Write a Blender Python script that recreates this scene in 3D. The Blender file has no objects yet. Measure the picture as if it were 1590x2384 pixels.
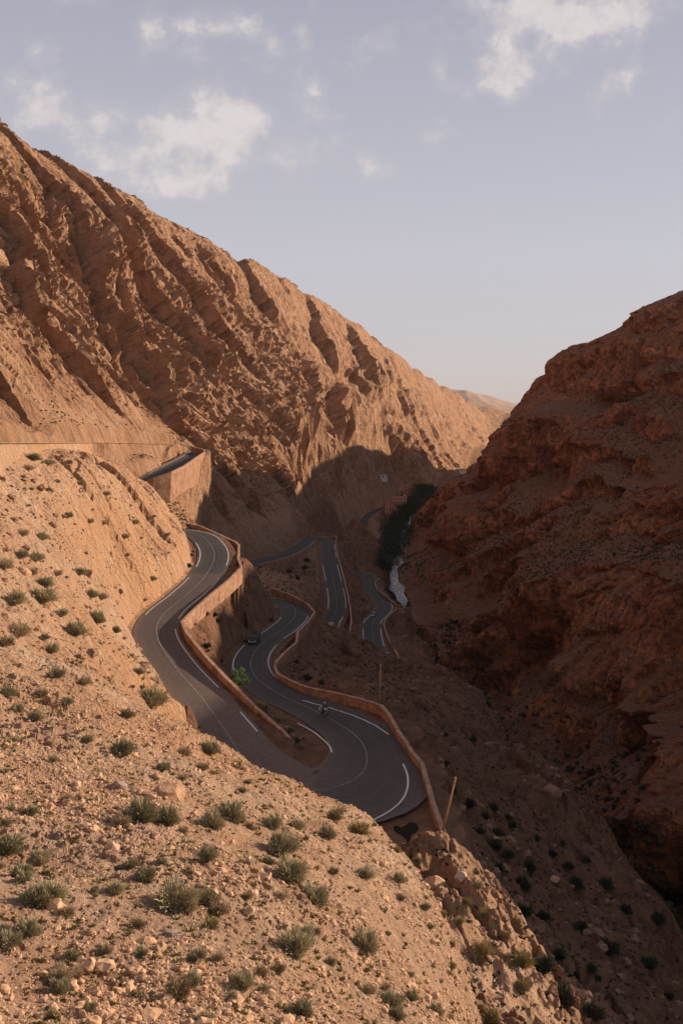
import bpy, bmesh, math, random
import numpy as np
from mathutils import Vector, Matrix

random.seed(7)
C = bpy.data.collections.new("scene"); bpy.context.scene.collection.children.link(C)
SC = bpy.context.scene

# ------------------------------------------------------------------ camera
FPX = 2318.0; U0 = 795.0; V0 = 975.0          # focal length and eye-level row in photo pixels (1590 x 2384)
cam_d = bpy.data.cameras.new("camera"); cam = bpy.data.objects.new("camera", cam_d); C.objects.link(cam)
cam.location = (0, 0, 0); cam.rotation_euler = (math.radians(90), 0, 0)
cam_d.sensor_fit = 'VERTICAL'; cam_d.sensor_height = 36.0; cam_d.lens = FPX / 2384 * 36
cam_d.shift_y = -(1192 - V0) / 2384; cam_d.clip_start = 0.5; cam_d.clip_end = 40000
SC.camera = cam

# ------------------------------------------------------------------ light and sky
SUN_EL = 18.5; SUN_AZ = 65.0                   # azimuth measured from +Y towards +X
el, az = math.radians(SUN_EL), math.radians(SUN_AZ)
sdir = Vector((math.sin(az) * math.cos(el), math.cos(az) * math.cos(el), math.sin(el)))
sun_d = bpy.data.lights.new("sun", 'SUN'); sun = bpy.data.objects.new("sun", sun_d); C.objects.link(sun)
sun_d.energy = 5.0; sun_d.angle = math.radians(0.55); sun_d.color = (1.0, 0.80, 0.60)
sun.rotation_euler = (-sdir).to_track_quat('-Z', 'Y').to_euler()
sun.location = (300, 200, 300)
SC.view_settings.view_transform = 'Standard'; SC.view_settings.look = 'None'
SC.view_settings.gamma = 1; SC.view_settings.use_curve_mapping = False
SC.view_settings.exposure = 0.5

W = bpy.data.worlds.new("World"); SC.world = W; W.use_nodes = True
nt = W.node_tree; nt.nodes.clear()
def N(t, kind, **kw):
    n = t.nodes.new(kind)
    for k, v in kw.items(): setattr(n, k, v)
    return n
def math_node(t, op, a, b=None, c=None, clamp=False):
    n = t.nodes.new('ShaderNodeMath'); n.operation = op; n.use_clamp = clamp
    for i, x in enumerate((a, b, c)):
        if x is None: continue
        if isinstance(x, (int, float)): n.inputs[i].default_value = x
        else: t.links.new(x, n.inputs[i])
    return n.outputs[0]
def mix_col(t, f, a, b, mode='MIX'):
    n = t.nodes.new('ShaderNodeMix'); n.data_type = 'RGBA'; n.blend_type = mode; n.clamp_factor = True
    for sock, x in ((n.inputs[0], f), (n.inputs[6], a), (n.inputs[7], b)):
        if isinstance(x, (int, float)): sock.default_value = x
        elif isinstance(x, tuple): sock.default_value = (*x[:3], 1)
        else: t.links.new(x, sock)
    return n.outputs[2]
def ramp(t, f, stops, interp='LINEAR'):
    n = t.nodes.new('ShaderNodeValToRGB'); n.color_ramp.interpolation = interp
    e = n.color_ramp.elements
    while len(e) < len(stops): e.new(0.5)
    for i, (p, c) in enumerate(stops):
        e[i].position = p
        e[i].color = (c, c, c, 1) if isinstance(c, (int, float)) else (*c, 1)
    t.links.new(f, n.inputs[0]); return n.outputs[0]

def build_world():
    t = nt
    out = N(t, 'ShaderNodeOutputWorld'); bg = N(t, 'ShaderNodeBackground')
    bg.inputs[1].default_value = 0.1
    sky = N(t, 'ShaderNodeTexSky'); sky.sky_type = 'NISHITA'; sky.sun_disc = False
    sky.sun_elevation = el; sky.sun_rotation = az; sky.altitude = 1500
    sky.air_density = 1.0; sky.dust_density = 2.0; sky.ozone_density = 1.5
    tc = N(t, 'ShaderNodeTexCoord'); sep = N(t, 'ShaderNodeSeparateXYZ')
    t.links.new(tc.outputs['Generated'], sep.inputs[0])
    x, y, z = sep.outputs
    zc = math_node(t, 'MAXIMUM', z, 0.0)
    # pale, thin-aired evening sky: lavender overhead, dusty rose towards the horizon
    grad = ramp(t, zc, [(0.0, (3.85, 3.3, 3.25)), (0.05, (4.1, 3.75, 3.8)), (0.16, (4.05, 3.95, 4.3)), (0.38, (3.0, 3.0, 3.55)), (0.6, (2.2, 2.2, 2.7)), (1.0, (1.7, 1.75, 2.3))])
    col = mix_col(t, 0.92, sky.outputs[0], grad)
    # clouds laid out by direction in the sky
    yy = math_node(t, 'MAXIMUM', y, 0.05)
    a = math_node(t, 'DIVIDE', x, yy); e = math_node(t, 'DIVIDE', z, yy)
    cl = [  # photo-row measured clouds: (u, v, ru, rv, weight)
        (490, 300, 200, 95, 1.0), (330, 390, 240, 70, .95), (100, 250, 190, 70, .9), (560, 260, 90, 60, .8), (760, 385, 120, 50, .75), (440, 430, 110, 35, .6),
        (430, 50, 90, 50, .85), (570, 70, 90, 60, .8), (470, 125, 60, 25, .5), (720, 90, 40, 45, .75), (700, 175, 55, 45, .8), (790, 105, 25, 25, .65),
        (1230, 60, 150, 90, 1.1), (1200, 180, 80, 55, .95), (1430, 30, 130, 45, .85), (1425, 190, 60, 60, .95), (1010, 170, 45, 35, .8), (885, 115, 60, 40, .55),
        (75, 115, 50, 35, .85), (980, 315, 60, 35, .75), (1025, 278, 25, 22, .6), (785, 268, 35, 15, .55), (870, 400, 90, 22, .4), (640, 465, 60, 18, .4), (1350, -80, 300, 120, .9), (200, -60, 200, 80, .6)]
    cv = N(t, 'ShaderNodeCombineXYZ'); t.links.new(a, cv.inputs[0]); t.links.new(e, cv.inputs[1])
    wn = N(t, 'ShaderNodeTexNoise'); wn.inputs['Scale'].default_value = 9; wn.inputs['Detail'].default_value = 5
    t.links.new(cv.outputs[0], wn.inputs['Vector'])
    wsep = N(t, 'ShaderNodeSeparateColor'); t.links.new(wn.outputs['Color'], wsep.inputs[0])
    aw = math_node(t, 'ADD', a, math_node(t, 'MULTIPLY', math_node(t, 'SUBTRACT', wsep.outputs[0], .5), .09))
    ew = math_node(t, 'ADD', e, math_node(t, 'MULTIPLY', math_node(t, 'SUBTRACT', wsep.outputs[1], .5), .06))
    acc = None
    for (u, v, ru, rv, w) in cl:
        ca, ce = (u - U0) / FPX, (V0 - v) / FPX
        dx = math_node(t, 'MULTIPLY', math_node(t, 'SUBTRACT', aw, ca), FPX / ru)
        dy = math_node(t, 'MULTIPLY', math_node(t, 'SUBTRACT', ew, ce), FPX / rv)
        r2 = math_node(t, 'ADD', math_node(t, 'MULTIPLY', dx, dx), math_node(t, 'MULTIPLY', dy, dy))
        g = math_node(t, 'MULTIPLY', math_node(t, 'POWER', 2.718, math_node(t, 'MULTIPLY', r2, -1.05)), w)
        acc = g if acc is None else math_node(t, 'ADD', acc, g)
    dn = N(t, 'ShaderNodeTexNoise'); dn.inputs['Scale'].default_value = 22; dn.inputs['Detail'].default_value = 9; dn.inputs['Roughness'].default_value = .62
    t.links.new(cv.outputs[0], dn.inputs['Vector'])
    dens = math_node(t, 'ADD', math_node(t, 'MULTIPLY', acc, .9), math_node(t, 'MULTIPLY', math_node(t, 'SUBTRACT', dn.outputs[0], .5), 3.0))
    m = ramp(t, dens, [(0.22, 0.0), (0.7, .30), (1.5, .78)], 'LINEAR')
    sn = N(t, 'ShaderNodeTexNoise'); sn.inputs['Scale'].default_value = 34; sn.inputs['Detail'].default_value = 7; sn.inputs['Roughness'].default_value = .6
    so2 = N(t, 'ShaderNodeVectorMath'); so2.inputs[1].default_value = (-.012, -.010, 0); t.links.new(cv.outputs[0], so2.inputs[0]); t.links.new(so2.outputs[0], sn.inputs['Vector'])
    ccol = ramp(t, math_node(t, 'ADD', math_node(t, 'MULTIPLY', dens, .35), math_node(t, 'MULTIPLY', sn.outputs[0], .75)), [(0.42, (3.9, 3.7, 3.95)), (0.66, (4.6, 4.25, 4.35)), (0.85, (5.6, 5.1, 5.0))])
    m = math_node(t, 'MULTIPLY', m, math_node(t, 'GREATER_THAN', y, 0.06))
    col = mix_col(t, m, col, ccol)
    t.links.new(col, bg.inputs[0]); t.links.new(bg.outputs[0], out.inputs[0])
build_world()

# ------------------------------------------------------------------ small helpers
def tag(o, label=None, cat=None, group=None, kind=None):
    if label: o['label'] = label
    if cat: o['category'] = cat
    if group: o['group'] = group
    if kind: o['kind'] = kind
    return o
def P3(u, v, Z):                              # point of the place seen at photo pixel (u, v) at height Z
    t = (V0 - v) / FPX; Y = Z / t
    return ((u - U0) / FPX * Y, Y, Z)
def PY(u, v, Y): return ((u - U0) / FPX * Y, Y, (V0 - v) / FPX * Y)
def np_mesh(name, verts, faces, mats=(), smooth=False, parent=None):
    """faces: (n,3) or (n,4) int array"""
    verts = np.asarray(verts, np.float32); faces = np.asarray(faces, np.int32)
    me = bpy.data.meshes.new(name); k = faces.shape[1]
    me.vertices.add(len(verts)); me.vertices.foreach_set('co', verts.ravel())
    me.loops.add(faces.size); me.loops.foreach_set('vertex_index', faces.ravel())
    me.polygons.add(len(faces)); me.polygons.foreach_set('loop_start', np.arange(0, faces.size, k, dtype=np.int32))
    me.polygons.foreach_set('loop_total', np.full(len(faces), k, np.int32))
    me.polygons.foreach_set('use_smooth', np.full(len(faces), smooth, bool))
    me.update(calc_edges=True)
    for m in mats: me.materials.append(m)
    o = bpy.data.objects.new(name, me); C.objects.link(o)
    if parent: o.parent = parent
    return o
def empty(name, loc, rz=0):
    o = bpy.data.objects.new(name, None); C.objects.link(o); o.location = loc; o.rotation_euler = (0, 0, rz); o.empty_display_size = .3
    return o
def bm_obj(name, bm, m, parent=None, smooth=False, bevel=0):
    if bevel: bmesh.ops.bevel(bm, geom=list(bm.edges), offset=bevel, segments=1, affect='EDGES', clamp_overlap=True)
    bmesh.ops.recalc_face_normals(bm, faces=bm.faces)
    me = bpy.data.meshes.new(name); bm.to_mesh(me); bm.free()
    if m: me.materials.append(m)
    if smooth:
        for p in me.polygons: p.use_smooth = True
    o = bpy.data.objects.new(name, me); C.objects.link(o)
    if parent: o.parent = parent
    return o

def hsh(ix, iy, iz, seed):
    with np.errstate(over='ignore'):
        h = ix.astype(np.uint32) * np.uint32(374761393) + iy.astype(np.uint32) * np.uint32(668265263) + iz.astype(np.uint32) * np.uint32(2246822519) + np.uint32(seed * 3266489917 & 0xffffffff)
        h = (h ^ (h >> np.uint32(13))) * np.uint32(1274126177)
        h = (h ^ (h >> np.uint32(15))) * np.uint32(2246822519)
        h = h ^ (h >> np.uint32(16))
    return h.astype(np.float32) * np.float32(2.0 / 4294967295.0) - np.float32(1)
def vn(x, y, z, seed=0):
    fx, fy, fz = np.floor(x), np.floor(y), np.floor(z)
    tx, ty, tz = (x - fx).astype(np.float32), (y - fy).astype(np.float32), (z - fz).astype(np.float32)
    ix, iy, iz = fx.astype(np.int32), fy.astype(np.int32), fz.astype(np.int32)
    tx = tx * tx * (3 - 2 * tx); ty = ty * ty * (3 - 2 * ty); tz = tz * tz * (3 - 2 * tz)
    r = 0
    for dz in (0, 1):
        wz = tz if dz else 1 - tz
        for dy in (0, 1):
            wy = ty if dy else 1 - ty
            a = hsh(ix, iy + dy, iz + dz, seed); b = hsh(ix + 1, iy + dy, iz + dz, seed)
            r = r + (a + (b - a) * tx) * wy * wz
    return r
def fbm(x, y, z, lam, octs=4, gain=.5, seed=0, ridged=False):
    r = 0; a = 1.0; s = 0
    for k in range(octs):
        n = vn(x / lam + 17.3 * k, y / lam + 5.1 * k, z / lam - 9.7 * k, seed + k)
        if ridged: n = 1 - 2 * np.abs(n)
        r = r + a * n; s += a; a *= gain; lam *= .5
    return r / s
def sstep(a, b, x):
    t = np.clip((x - a) / (b - a), 0, 1); return t * t * (3 - 2 * t)

# ------------------------------------------------------------------ the road: one centreline from the top of the pass to the village
def cat_rom(pts, step=1.0):
    p = np.array(pts, float); out = []
    p = np.vstack([2 * p[0] - p[1], p, 2 * p[-1] - p[-2]])
    for i in range(1, len(p) - 2):
        a, b, c, d = p[i - 1], p[i], p[i + 1], p[i + 2]
        n = max(2, int(np.linalg.norm((c - b)[:2]) / step))
        t0 = 0; t1 = max(np.linalg.norm((b - a)[:2]), .01) ** .5; t2 = t1 + max(np.linalg.norm((c - b)[:2]), .01) ** .5; t3 = t2 + max(np.linalg.norm((d - c)[:2]), .01) ** .5
        for k in range(n):
            t = t1 + (t2 - t1) * k / n
            A1 = (t1 - t) / (t1 - t0) * a + (t - t0) / (t1 - t0) * b; A2 = (t2 - t) / (t2 - t1) * b + (t - t1) / (t2 - t1) * c
            A3 = (t3 - t) / (t3 - t2) * c + (t - t2) / (t3 - t2) * d
            B1 = (t2 - t) / (t2 - t0) * A1 + (t - t0) / (t2 - t0) * A2; B2 = (t3 - t) / (t3 - t1) * A2 + (t - t1) / (t3 - t1) * A3
            out.append((t2 - t) / (t2 - t1) * B1 + (t - t1) / (t2 - t1) * B2)
    out.append(p[-2]); return np.array(out)
CL = [(-50, 120, -3.0), P3(0, 1033, -4.3), P3(100, 1032, -5.3), P3(250, 1032, -7.4), P3(380, 1036, -9.8), P3(430, 1039, -10.8), P3(457, 1047, -12.1), P3(455, 1056, -13), P3(420, 1078, -14.6), P3(370, 1104, -17),
      (-58, 285, -20), (-59, 268, -24), (-50, 257, -27.3), P3(437, 1238, -29), P3(466, 1246, -29.5), P3(493, 1271, -30.5), P3(499, 1300, -31.5), P3(478, 1342, -33), P3(437, 1383, -34), P3(387, 1424.5, -35), P3(366, 1458, -35.5),
      P3(368, 1487, -36), P3(412, 1557, -37), P3(466, 1619, -38), P3(515, 1686, -39), P3(569, 1765, -40.3), P3(612, 1802, -40.8), P3(672, 1832, -40.95), P3(749, 1838, -41), P3(806, 1824, -41.05), P3(844, 1798, -41.1), P3(854, 1760, -41.2),
      P3(833, 1718, -41.5), P3(768, 1673, -42.2), P3(714, 1646, -42.8), P3(673, 1628, -43.2), P3(623, 1599, -43.7), P3(594, 1574, -44.1), P3(584, 1545, -44.8), P3(592, 1520, -45.3), P3(619, 1491, -46), P3(656, 1466, -47), P3(683, 1441, -48), P3(687, 1424, -49), P3(677, 1408, -50), P3(648, 1400, -51),
      (-28, 292, -52.2), (-38, 318, -54), (-42, 355, -56), (-39, 388, -57.3), P3(607, 1306, -58), P3(652, 1294, -59), P3(694, 1275, -60.3), P3(714, 1262, -61), P3(733, 1252, -62), P3(757, 1257, -62.8), P3(764, 1275, -63.5), P3(768, 1313, -65), P3(777, 1354, -66.5), P3(785, 1404, -68.5), P3(781, 1429, -69.8), P3(768, 1453, -71),
      (-4.2, 325, -72.2), (-.5, 308, -73), (6, 300, -73.7), (11, 306, -74.2), P3(872, 1509, -75), P3(866, 1471, -76), P3(867, 1448, -76.7), P3(888, 1427, -77.5), P3(895, 1412, -78), P3(883, 1392, -79), P3(865, 1366, -80), P3(860, 1348, -81),
      (13, 520, -81.7), (6, 536, -82.3), (-4, 553, -83), (-10, 585, -83.7), (-10, 650, -85), (-6, 705, -86), (1, 742, -86.6), P3(821, 1240, -87), P3(844, 1228, -87), P3(847, 1213, -87), P3(857, 1200, -87), P3(883, 1185, -87), (48, 1010, -88), (75, 1120, -88)]
ROAD = cat_rom(CL, 1.0)
S = np.concatenate([[0], np.cumsum(np.linalg.norm(np.diff(ROAD[:, :2], axis=0), axis=1))])
def s_of(pt):                                  # arc length nearest to a point
    d = (ROAD[:, 0] - pt[0]) ** 2 + (ROAD[:, 1] - pt[1]) ** 2 + 9 * (ROAD[:, 2] - pt[2]) ** 2
    return S[int(np.argmin(d))]
tan = np.gradient(ROAD[:, :2], axis=0); tan /= np.linalg.norm(tan, axis=1)[:, None] + 1e-9
NOR = np.stack([tan[:, 1], -tan[:, 0]], 1)      # right-hand side of travel (downhill)
HW = np.full(len(ROAD), 3.75)
s_hp = s_of(P3(749, 1838, -41)); HWL = HW.copy(); HWR = HW.copy()
bump = np.exp(-((S - s_hp) / 24) ** 2)
HWR = HWR + 1.2 * bump + 5.6 * np.exp(-((S - s_of(P3(752, 1838, -41.05))) / 9) ** 2); HWL = HWL + .8 * bump + 1.7 * np.exp(-((S - s_of(P3(740, 1838, -41.0))) / 13) ** 2)
HWR = HWR + 1.5 * np.exp(-((S - s_of(P3(790, 1688, -42))) / 17) ** 2)

# ------------------------------------------------------------------ terrain
CP = []
def cp(*rows):
    for r in rows: CP.append(PY(*r))
def cw(*rows):
    for r in rows: CP.append(r)
SKY_L = [(0, 295, 480), (61, 345, 505), (122, 380, 530), (203, 411, 560), (284, 461, 600), (355, 507, 640), (436, 543, 690), (507, 583, 740), (568, 629, 785), (639, 650, 840), (710, 690, 930), (781, 725, 1050), (852, 776, 1200), (913, 816, 1370), (953, 847, 1480), (1014, 877, 1700), (1075, 913, 2000), (1126, 943, 2300), (1166, 968, 2600)]
def dense(rows, du):
    r_ = np.array(rows, float); o = [r_[0]]
    for a, b in zip(r_[:-1], r_[1:]):
        n = max(1, int(round(np.hypot(*(b - a)[:2]) / du))); o += [a + (b - a) * k / n for k in range(1, n + 1)]
    return np.array(o)
SKD = dense(SKY_L, 30)
cp(*SKD)
for (u, v, Y) in SKD: CP.append(PY(u, v + 60, Y * 1.16)); CP.append(PY(u - 30, v + 150, Y * 1.6))
BOT = np.array([(-60, 1030, 150), (0, 1025, 174), (250, 1022, 312), (430, 1030, 410), (500, 1110, 430), (650, 1180, 500), (720, 1200, 560), (795, 1215, 650), (840, 1195, 780), (900, 1150, 930), (1000, 1135, 1130), (1100, 1080, 1580), (1166, 1010, 2450)], float)
for u in range(0, 1160, 45):
    vb, yb = np.interp(u, BOT[:, 0], BOT[:, 1]), np.interp(u, BOT[:, 0], BOT[:, 2]); vs_, ys_ = np.interp(u, SKD[:, 0], SKD[:, 1]), np.interp(u, SKD[:, 0], SKD[:, 2])
    for f in (.05, .28, .52, .76): cp((u, vb + (vs_ - vb) * f, yb + (ys_ - yb) * f))
# foreground hillside
cw((0, 1.2, -1.75), (-3, 4, -3.2), (0, 5, -4.1), (3, 4, -4.4), (6, 2, -5.5), (-5, 1, -1.5))
cp((0, 2384, 12), (265, 2384, 12.5), (530, 2384, 13.5), (795, 2384, 15), (1000, 2384, 19), (1050, 2384, 24), (1090, 2373, 27), (1075, 2260, 30), (1050, 2180, 33), (1020, 2110, 36), (975, 2030, 40), (915, 1975, 43), (862, 1917, 46), (790, 1885, 48), (740, 1865, 50), (660, 1825, 54), (600, 1800, 58), (568, 1775, 61), (510, 1735, 70), (446, 1622, 104), (405, 1575, 125), (360, 1520, 148),
   (0, 2100, 17), (300, 2100, 18), (600, 2100, 20), (850, 2100, 26), (940, 2150, 29), (0, 1900, 23), (300, 1900, 25), (550, 1900, 31), (750, 1920, 40), (0, 1700, 35), (200, 1700, 39), (400, 1700, 54), (500, 1790, 52),
   (0, 1500, 62), (150, 1500, 74), (280, 1500, 108), (320, 1510, 138), (0, 1300, 100), (150, 1300, 122), (250, 1380, 140), (0, 1150, 132), (120, 1150, 152), (0, 1078, 150), (100, 1072, 170), (200, 1066, 195),
   (240, 1068, 215), (300, 1090, 228), (360, 1128, 236), (385, 1160, 235), (405, 1200, 232), (430, 1250, 224), (445, 1295, 214), (250, 1200, 186), (340, 1230, 208), (300, 1350, 174), (390, 1330, 196), (200, 1150, 180))
# behind the foreground crest, down to the hairpin
cw((4.2, 28, -21), (6.2, 36, -27), (9, 46, -32), (3, 60, -33), (-3, 78, -38), (9, 48, -30), (11, 38, -28), (0, 90, -41), (-14, 100, -38), (-22, 118, -37))
# gully behind the slab
cw((-44, 262, -28), (-50, 275, -24), (-75, 240, -8), (-85, 200, 8), (-42, 290, -32))
cp((470, 1130, 352), (420, 1150, 340), (500, 1150, 385), (560, 1180, 400), (530, 1215, 360), (550, 1240, 395), (600, 1225, 430), (650, 1250, 440))
cw((-20, 262, -44), (-30, 300, -46), (-30, 345, -53))
# spur under the second bend
cp((585, 1315, 232), (603, 1335, 238), (625, 1380, 244), (634, 1415, 246), (520, 1400, 203), (560, 1450, 203), (480, 1440, 184), (600, 1440, 215), (560, 1350, 218))
# hollow, rock rib and slope to the gorge
cp((700, 1560, 192), (740, 1600, 180), (800, 1600, 190), (780, 1540, 220), (800, 1560, 212), (735, 1438, 262), (765, 1468, 262), (800, 1495, 256), (830, 1518, 250), (865, 1545, 240), (905, 1575, 232), (860, 1600, 190),
   (950, 1650, 165), (1000, 1600, 222), (950, 1570, 262), (920, 1610, 195), (1000, 1545, 300), (1080, 1600, 272), (1100, 1700, 200), (1150, 1800, 170), (1050, 1800, 135), (1200, 1900, 150), (1100, 1900, 118), (1300, 2000, 140), (1200, 2050, 110), (1400, 2150, 125), (1100, 2050, 92), (1500, 2300, 107), (1300, 2300, 88), (1590, 2384, 100), (1400, 2384, 88), (1200, 2384, 63), (1150, 2200, 72), (1250, 2200, 90), (1010, 2035, 84), (1070, 2010, 90), (1060, 2130, 74),
   (945, 1425, 405), (990, 1500, 350), (1010, 1530, 334), (1080, 1590, 298), (1140, 1640, 272), (1185, 1720, 236), (1200, 1790, 213), (1250, 1835, 202), (1320, 1890, 190), (1400, 1960, 175), (1470, 2060, 160), (1590, 2150, 150), (960, 1480, 345))
cw((-1, 300, -69), (-6, 290, -64))
cp((660, 1340, 368), (680, 1375, 325), (740, 1340, 405), (715, 1390, 318), (740, 1290, 455), (830, 1400, 408), (800, 1330, 470), (820, 1270, 560), (860, 1260, 650), (870, 1300, 560), (840, 1320, 500), (845, 1450, 370), (700, 1225, 560), (760, 1225, 590))
# gorge floor
RIM = [(40, -10, -64), (45, 30, -68), (50, 100, -74), (51, 150, -76), PY(1470, 2060, 160), PY(1400, 1960, 175), PY(1320, 1890, 190), PY(1250, 1835, 202), PY(1200, 1790, 213), PY(1185, 1720, 236), PY(1140, 1640, 272), PY(1080, 1590, 298), PY(1010, 1530, 334), PY(985, 1480, 365), PY(948, 1420, 405), PY(905, 1385, 520), PY(893, 1300, 640)]
RIV = sorted([(x + 20, y, z - 72) for (x, y, z) in RIM[:-2]], key=lambda p: p[1]) + [PY(950, 1440, 500), PY(918, 1359, 585), PY(925, 1300, 680), PY(950, 1230, 820), PY(985, 1170, 1050), PY(1060, 1130, 1300), PY(1085, 1100, 1600), PY(1195, 1005, 2600), (950, 4600, -60)]
cw(*RIV)
riv = np.array(RIV)
cp((880, 1350, 540), (905, 1290, 640))
# far valley floor and the mountain's face
cp((720, 1215, 525), (795, 1235, 620), (950, 1150, 1020))
# the opposite cliff, then unseen crest and hills shaped for their shadow
CREST = [(1590, 677, 530), (1541, 696, 540), (1508, 716, 545), (1470, 758, 550), (1400, 793, 565), (1334, 816, 585), (1292, 849, 600), (1285, 868, 602), (1247, 880, 625), (1209, 915, 640), (1189, 961, 650), (1135, 982, 675), (1122, 1019, 690), (1093, 1040, 705), (1089, 1081, 715), (1050, 1115, 745), (1014, 1147, 780), (1000, 1230, 740)]
CRD = dense(CREST, 28)
cp(*CRD)
for (u, v, Y) in CRD:
    if v < 1120: CP.append(PY(u + 12, v + 40, Y * 1.09))
cp((1590, 1900, 224), (1590, 1700, 258), (1590, 1570, 290), (1590, 1350, 330), (1590, 1200, 375), (1590, 1000, 418), (1590, 850, 455), (1590, 760, 485),
   (1400, 1850, 245), (1400, 1750, 270), (1400, 1550, 322), (1400, 1400, 362), (1400, 1200, 418), (1400, 1000, 468), (1400, 900, 505), (1250, 1650, 318), (1250, 1600, 335), (1250, 1400, 408), (1250, 1200, 485), (1250, 1050, 540), (1250, 950, 585),
   (1120, 1540, 425), (1120, 1450, 455), (1120, 1250, 540), (1120, 1120, 612), (1020, 1450, 482), (1020, 1300, 580), (1025, 1180, 710), (965, 1370, 575), (960, 1300, 650))
cw((190, 450, 58), (182, 380, 40), (172, 300, 25), (160, 238, 16), (156, 194, 23), (152, 168, 8), (150, 140, -8), (148, 108, 9), (145, 60, 8), (140, -10, 0), (115, 180, -60), (112, 100, -58), (112, 0, -58), (88, 150, -92), (88, 60, -92),  # unseen crest, its heights shaped to place the shadow line
   (250, 200, 5), (260, 500, 60), (250, 0, 0), (150, 800, -35), (300, 900, 85), (230, 1080, 50), (350, 1300, 60), (130, 900, -70), (400, 700, 60), (200, 1300, -60), (350, 1600, -30), (500, 2300, -40),  # hidden hills, raised to throw shadow across the far slope
   (51, 150, -76), (50, 100, -74), (45, 30, -68), (40, -10, -64), (20, 2, -22), (22, 40, -42), (34, 60, -56), (10, 2, -9),
   (-60, 60, 12), (-20, 12, 1), (-40, 5, 10), (-100, 140, 55), (-150, 230, 115), (-250, 380, 185), (-400, 500, 250), (-35, 60, -1), (-60, 110, 6), (-25, 30, -3), (-120, 60, 60))
rs = ROAD[::9]
for p_ in rs: CP.append(tuple(p_ + np.array([0, 0, -.1])))
CPa = np.array(CP, float)
def pol(X, Y): return np.arctan2(X, Y), np.log(np.hypot(X, Y))
KL = .55
th_c, lr_c = pol(CPa[:, 0], CPa[:, 1]); ec = CPa[:, 2] / np.exp(lr_c)
def kern(r2): return -np.sqrt(r2 + .012 ** 2)
A = kern((th_c[:, None] - th_c[None]) ** 2 + KL ** 2 * (lr_c[:, None] - lr_c[None]) ** 2)
n_ = len(CPa)
Mx = np.zeros((n_ + 3, n_ + 3)); Mx[:n_, :n_] = A + np.eye(n_) * 0.0015
Pm = np.stack([np.ones(n_), th_c, lr_c], 1); Mx[:n_, n_:] = Pm; Mx[n_:, :n_] = Pm.T
sol = np.linalg.solve(Mx, np.concatenate([ec, np.zeros(3)]))
# final grid
th = np.concatenate([np.linspace(-1.25, -.36, 90, endpoint=False), np.linspace(-.36, .36, 640, endpoint=False), np.linspace(.36, 1.75, 170)])
lr = np.concatenate([np.linspace(math.log(3.0), math.log(11), 120, endpoint=False), np.linspace(math.log(11), math.log(800), 1500, endpoint=False), np.linspace(math.log(800), math.log(4600), 420)])
# coarse evaluation
thc = np.linspace(th[0], th[-1], 520); lrc = np.linspace(lr[0], lr[-1], 640)
TT, LL = np.meshgrid(thc, lrc, indexing='ij'); Ec = np.empty(TT.size)
tf, lf = TT.ravel(), LL.ravel()
for i in range(0, tf.size, 20000):
    j = slice(i, i + 20000)
    k_ = kern((tf[j, None] - th_c[None]) ** 2 + KL ** 2 * (lf[j, None] - lr_c[None]) ** 2)
    Ec[j] = k_ @ sol[:n_] + sol[n_] + sol[n_ + 1] * tf[j] + sol[n_ + 2] * lf[j]
Ec = Ec.reshape(TT.shape)
def bil(A_, fi, fj):
    i = np.clip(np.floor(fi).astype(int), 0, A_.shape[0] - 2); j = np.clip(np.floor(fj).astype(int), 0, A_.shape[1] - 2)
    a, b = fi - i, fj - j
    return A_[i, j] * (1 - a) * (1 - b) + A_[i + 1, j] * a * (1 - b) + A_[i, j + 1] * (1 - a) * b + A_[i + 1, j + 1] * a * b
GT, GL = np.meshgrid(th, lr, indexing='ij')
GR = np.exp(GL); GX = np.sin(GT) * GR; GY = np.cos(GT) * GR
GE = bil(Ec, (GT - thc[0]) / (thc[1] - thc[0]), (GL - lrc[0]) / (lrc[1] - lrc[0]))
GZ = GE * GR
# road raster: nearest road height, distance, and the highest / lowest ground the cuttings and fills allow
RX0, RY0, RC = -130.0, 60.0, 0.5; RNX, RNY = 520, 2200
dist = np.full((RNX, RNY), 43.0); zr = np.zeros((RNX, RNY)); hi = np.full((RNX, RNY), 400.); lo = np.full((RNX, RNY), -400.)
distR = dist.copy(); zrR = zr.copy()
FL = []
def flat(u, v, Z, w): FL.append((*P3(u, v, Z), w))
for a_ in ((900, 1860, -41.2, 7), (930, 1900, -41.3, 6), (960, 1940, -41.3, 5), (985, 1925, -41.2, 4), (930, 1800, -41.1, 5.5), (930, 1760, -41.1, 4), (880, 1700, -41.4, 6), (840, 1660, -41.8, 5), (800, 1640, -42, 5), (900, 1680, -41.3, 4),
           (540, 1690, -39.6, 5), (600, 1730, -40.3, 4.5), (560, 1640, -38.9, 3.5), (520, 1300, -31.3, 4.5), (530, 1320, -31.9, 4), (345, 1462, -35.6, 3.5), (345, 1490, -36, 3), (920, 1412, -77.8, 4.5), (935, 1413, -77.8, 3), (700, 1880, -41, 6), (800, 1890, -41.1, 6), (600, 1850, -40.8, 5), (905, 1530, -74.3, 5), (760, 1249, -62.8, 5), (1010, 1935, -41.2, 3.0), (1000, 1885, -41.1, 3.2), (640, 1790, -40.8, 6), (700, 1790, -41, 6)): flat(*a_)
NX_ = len(FL)
SU = s_of(P3(400, 1037, -10.2))
FL += [(x, y, z, 4.9 if s__ > SU else 3.7) for (x, y, z), s__ in zip(ROAD, S)]
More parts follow.
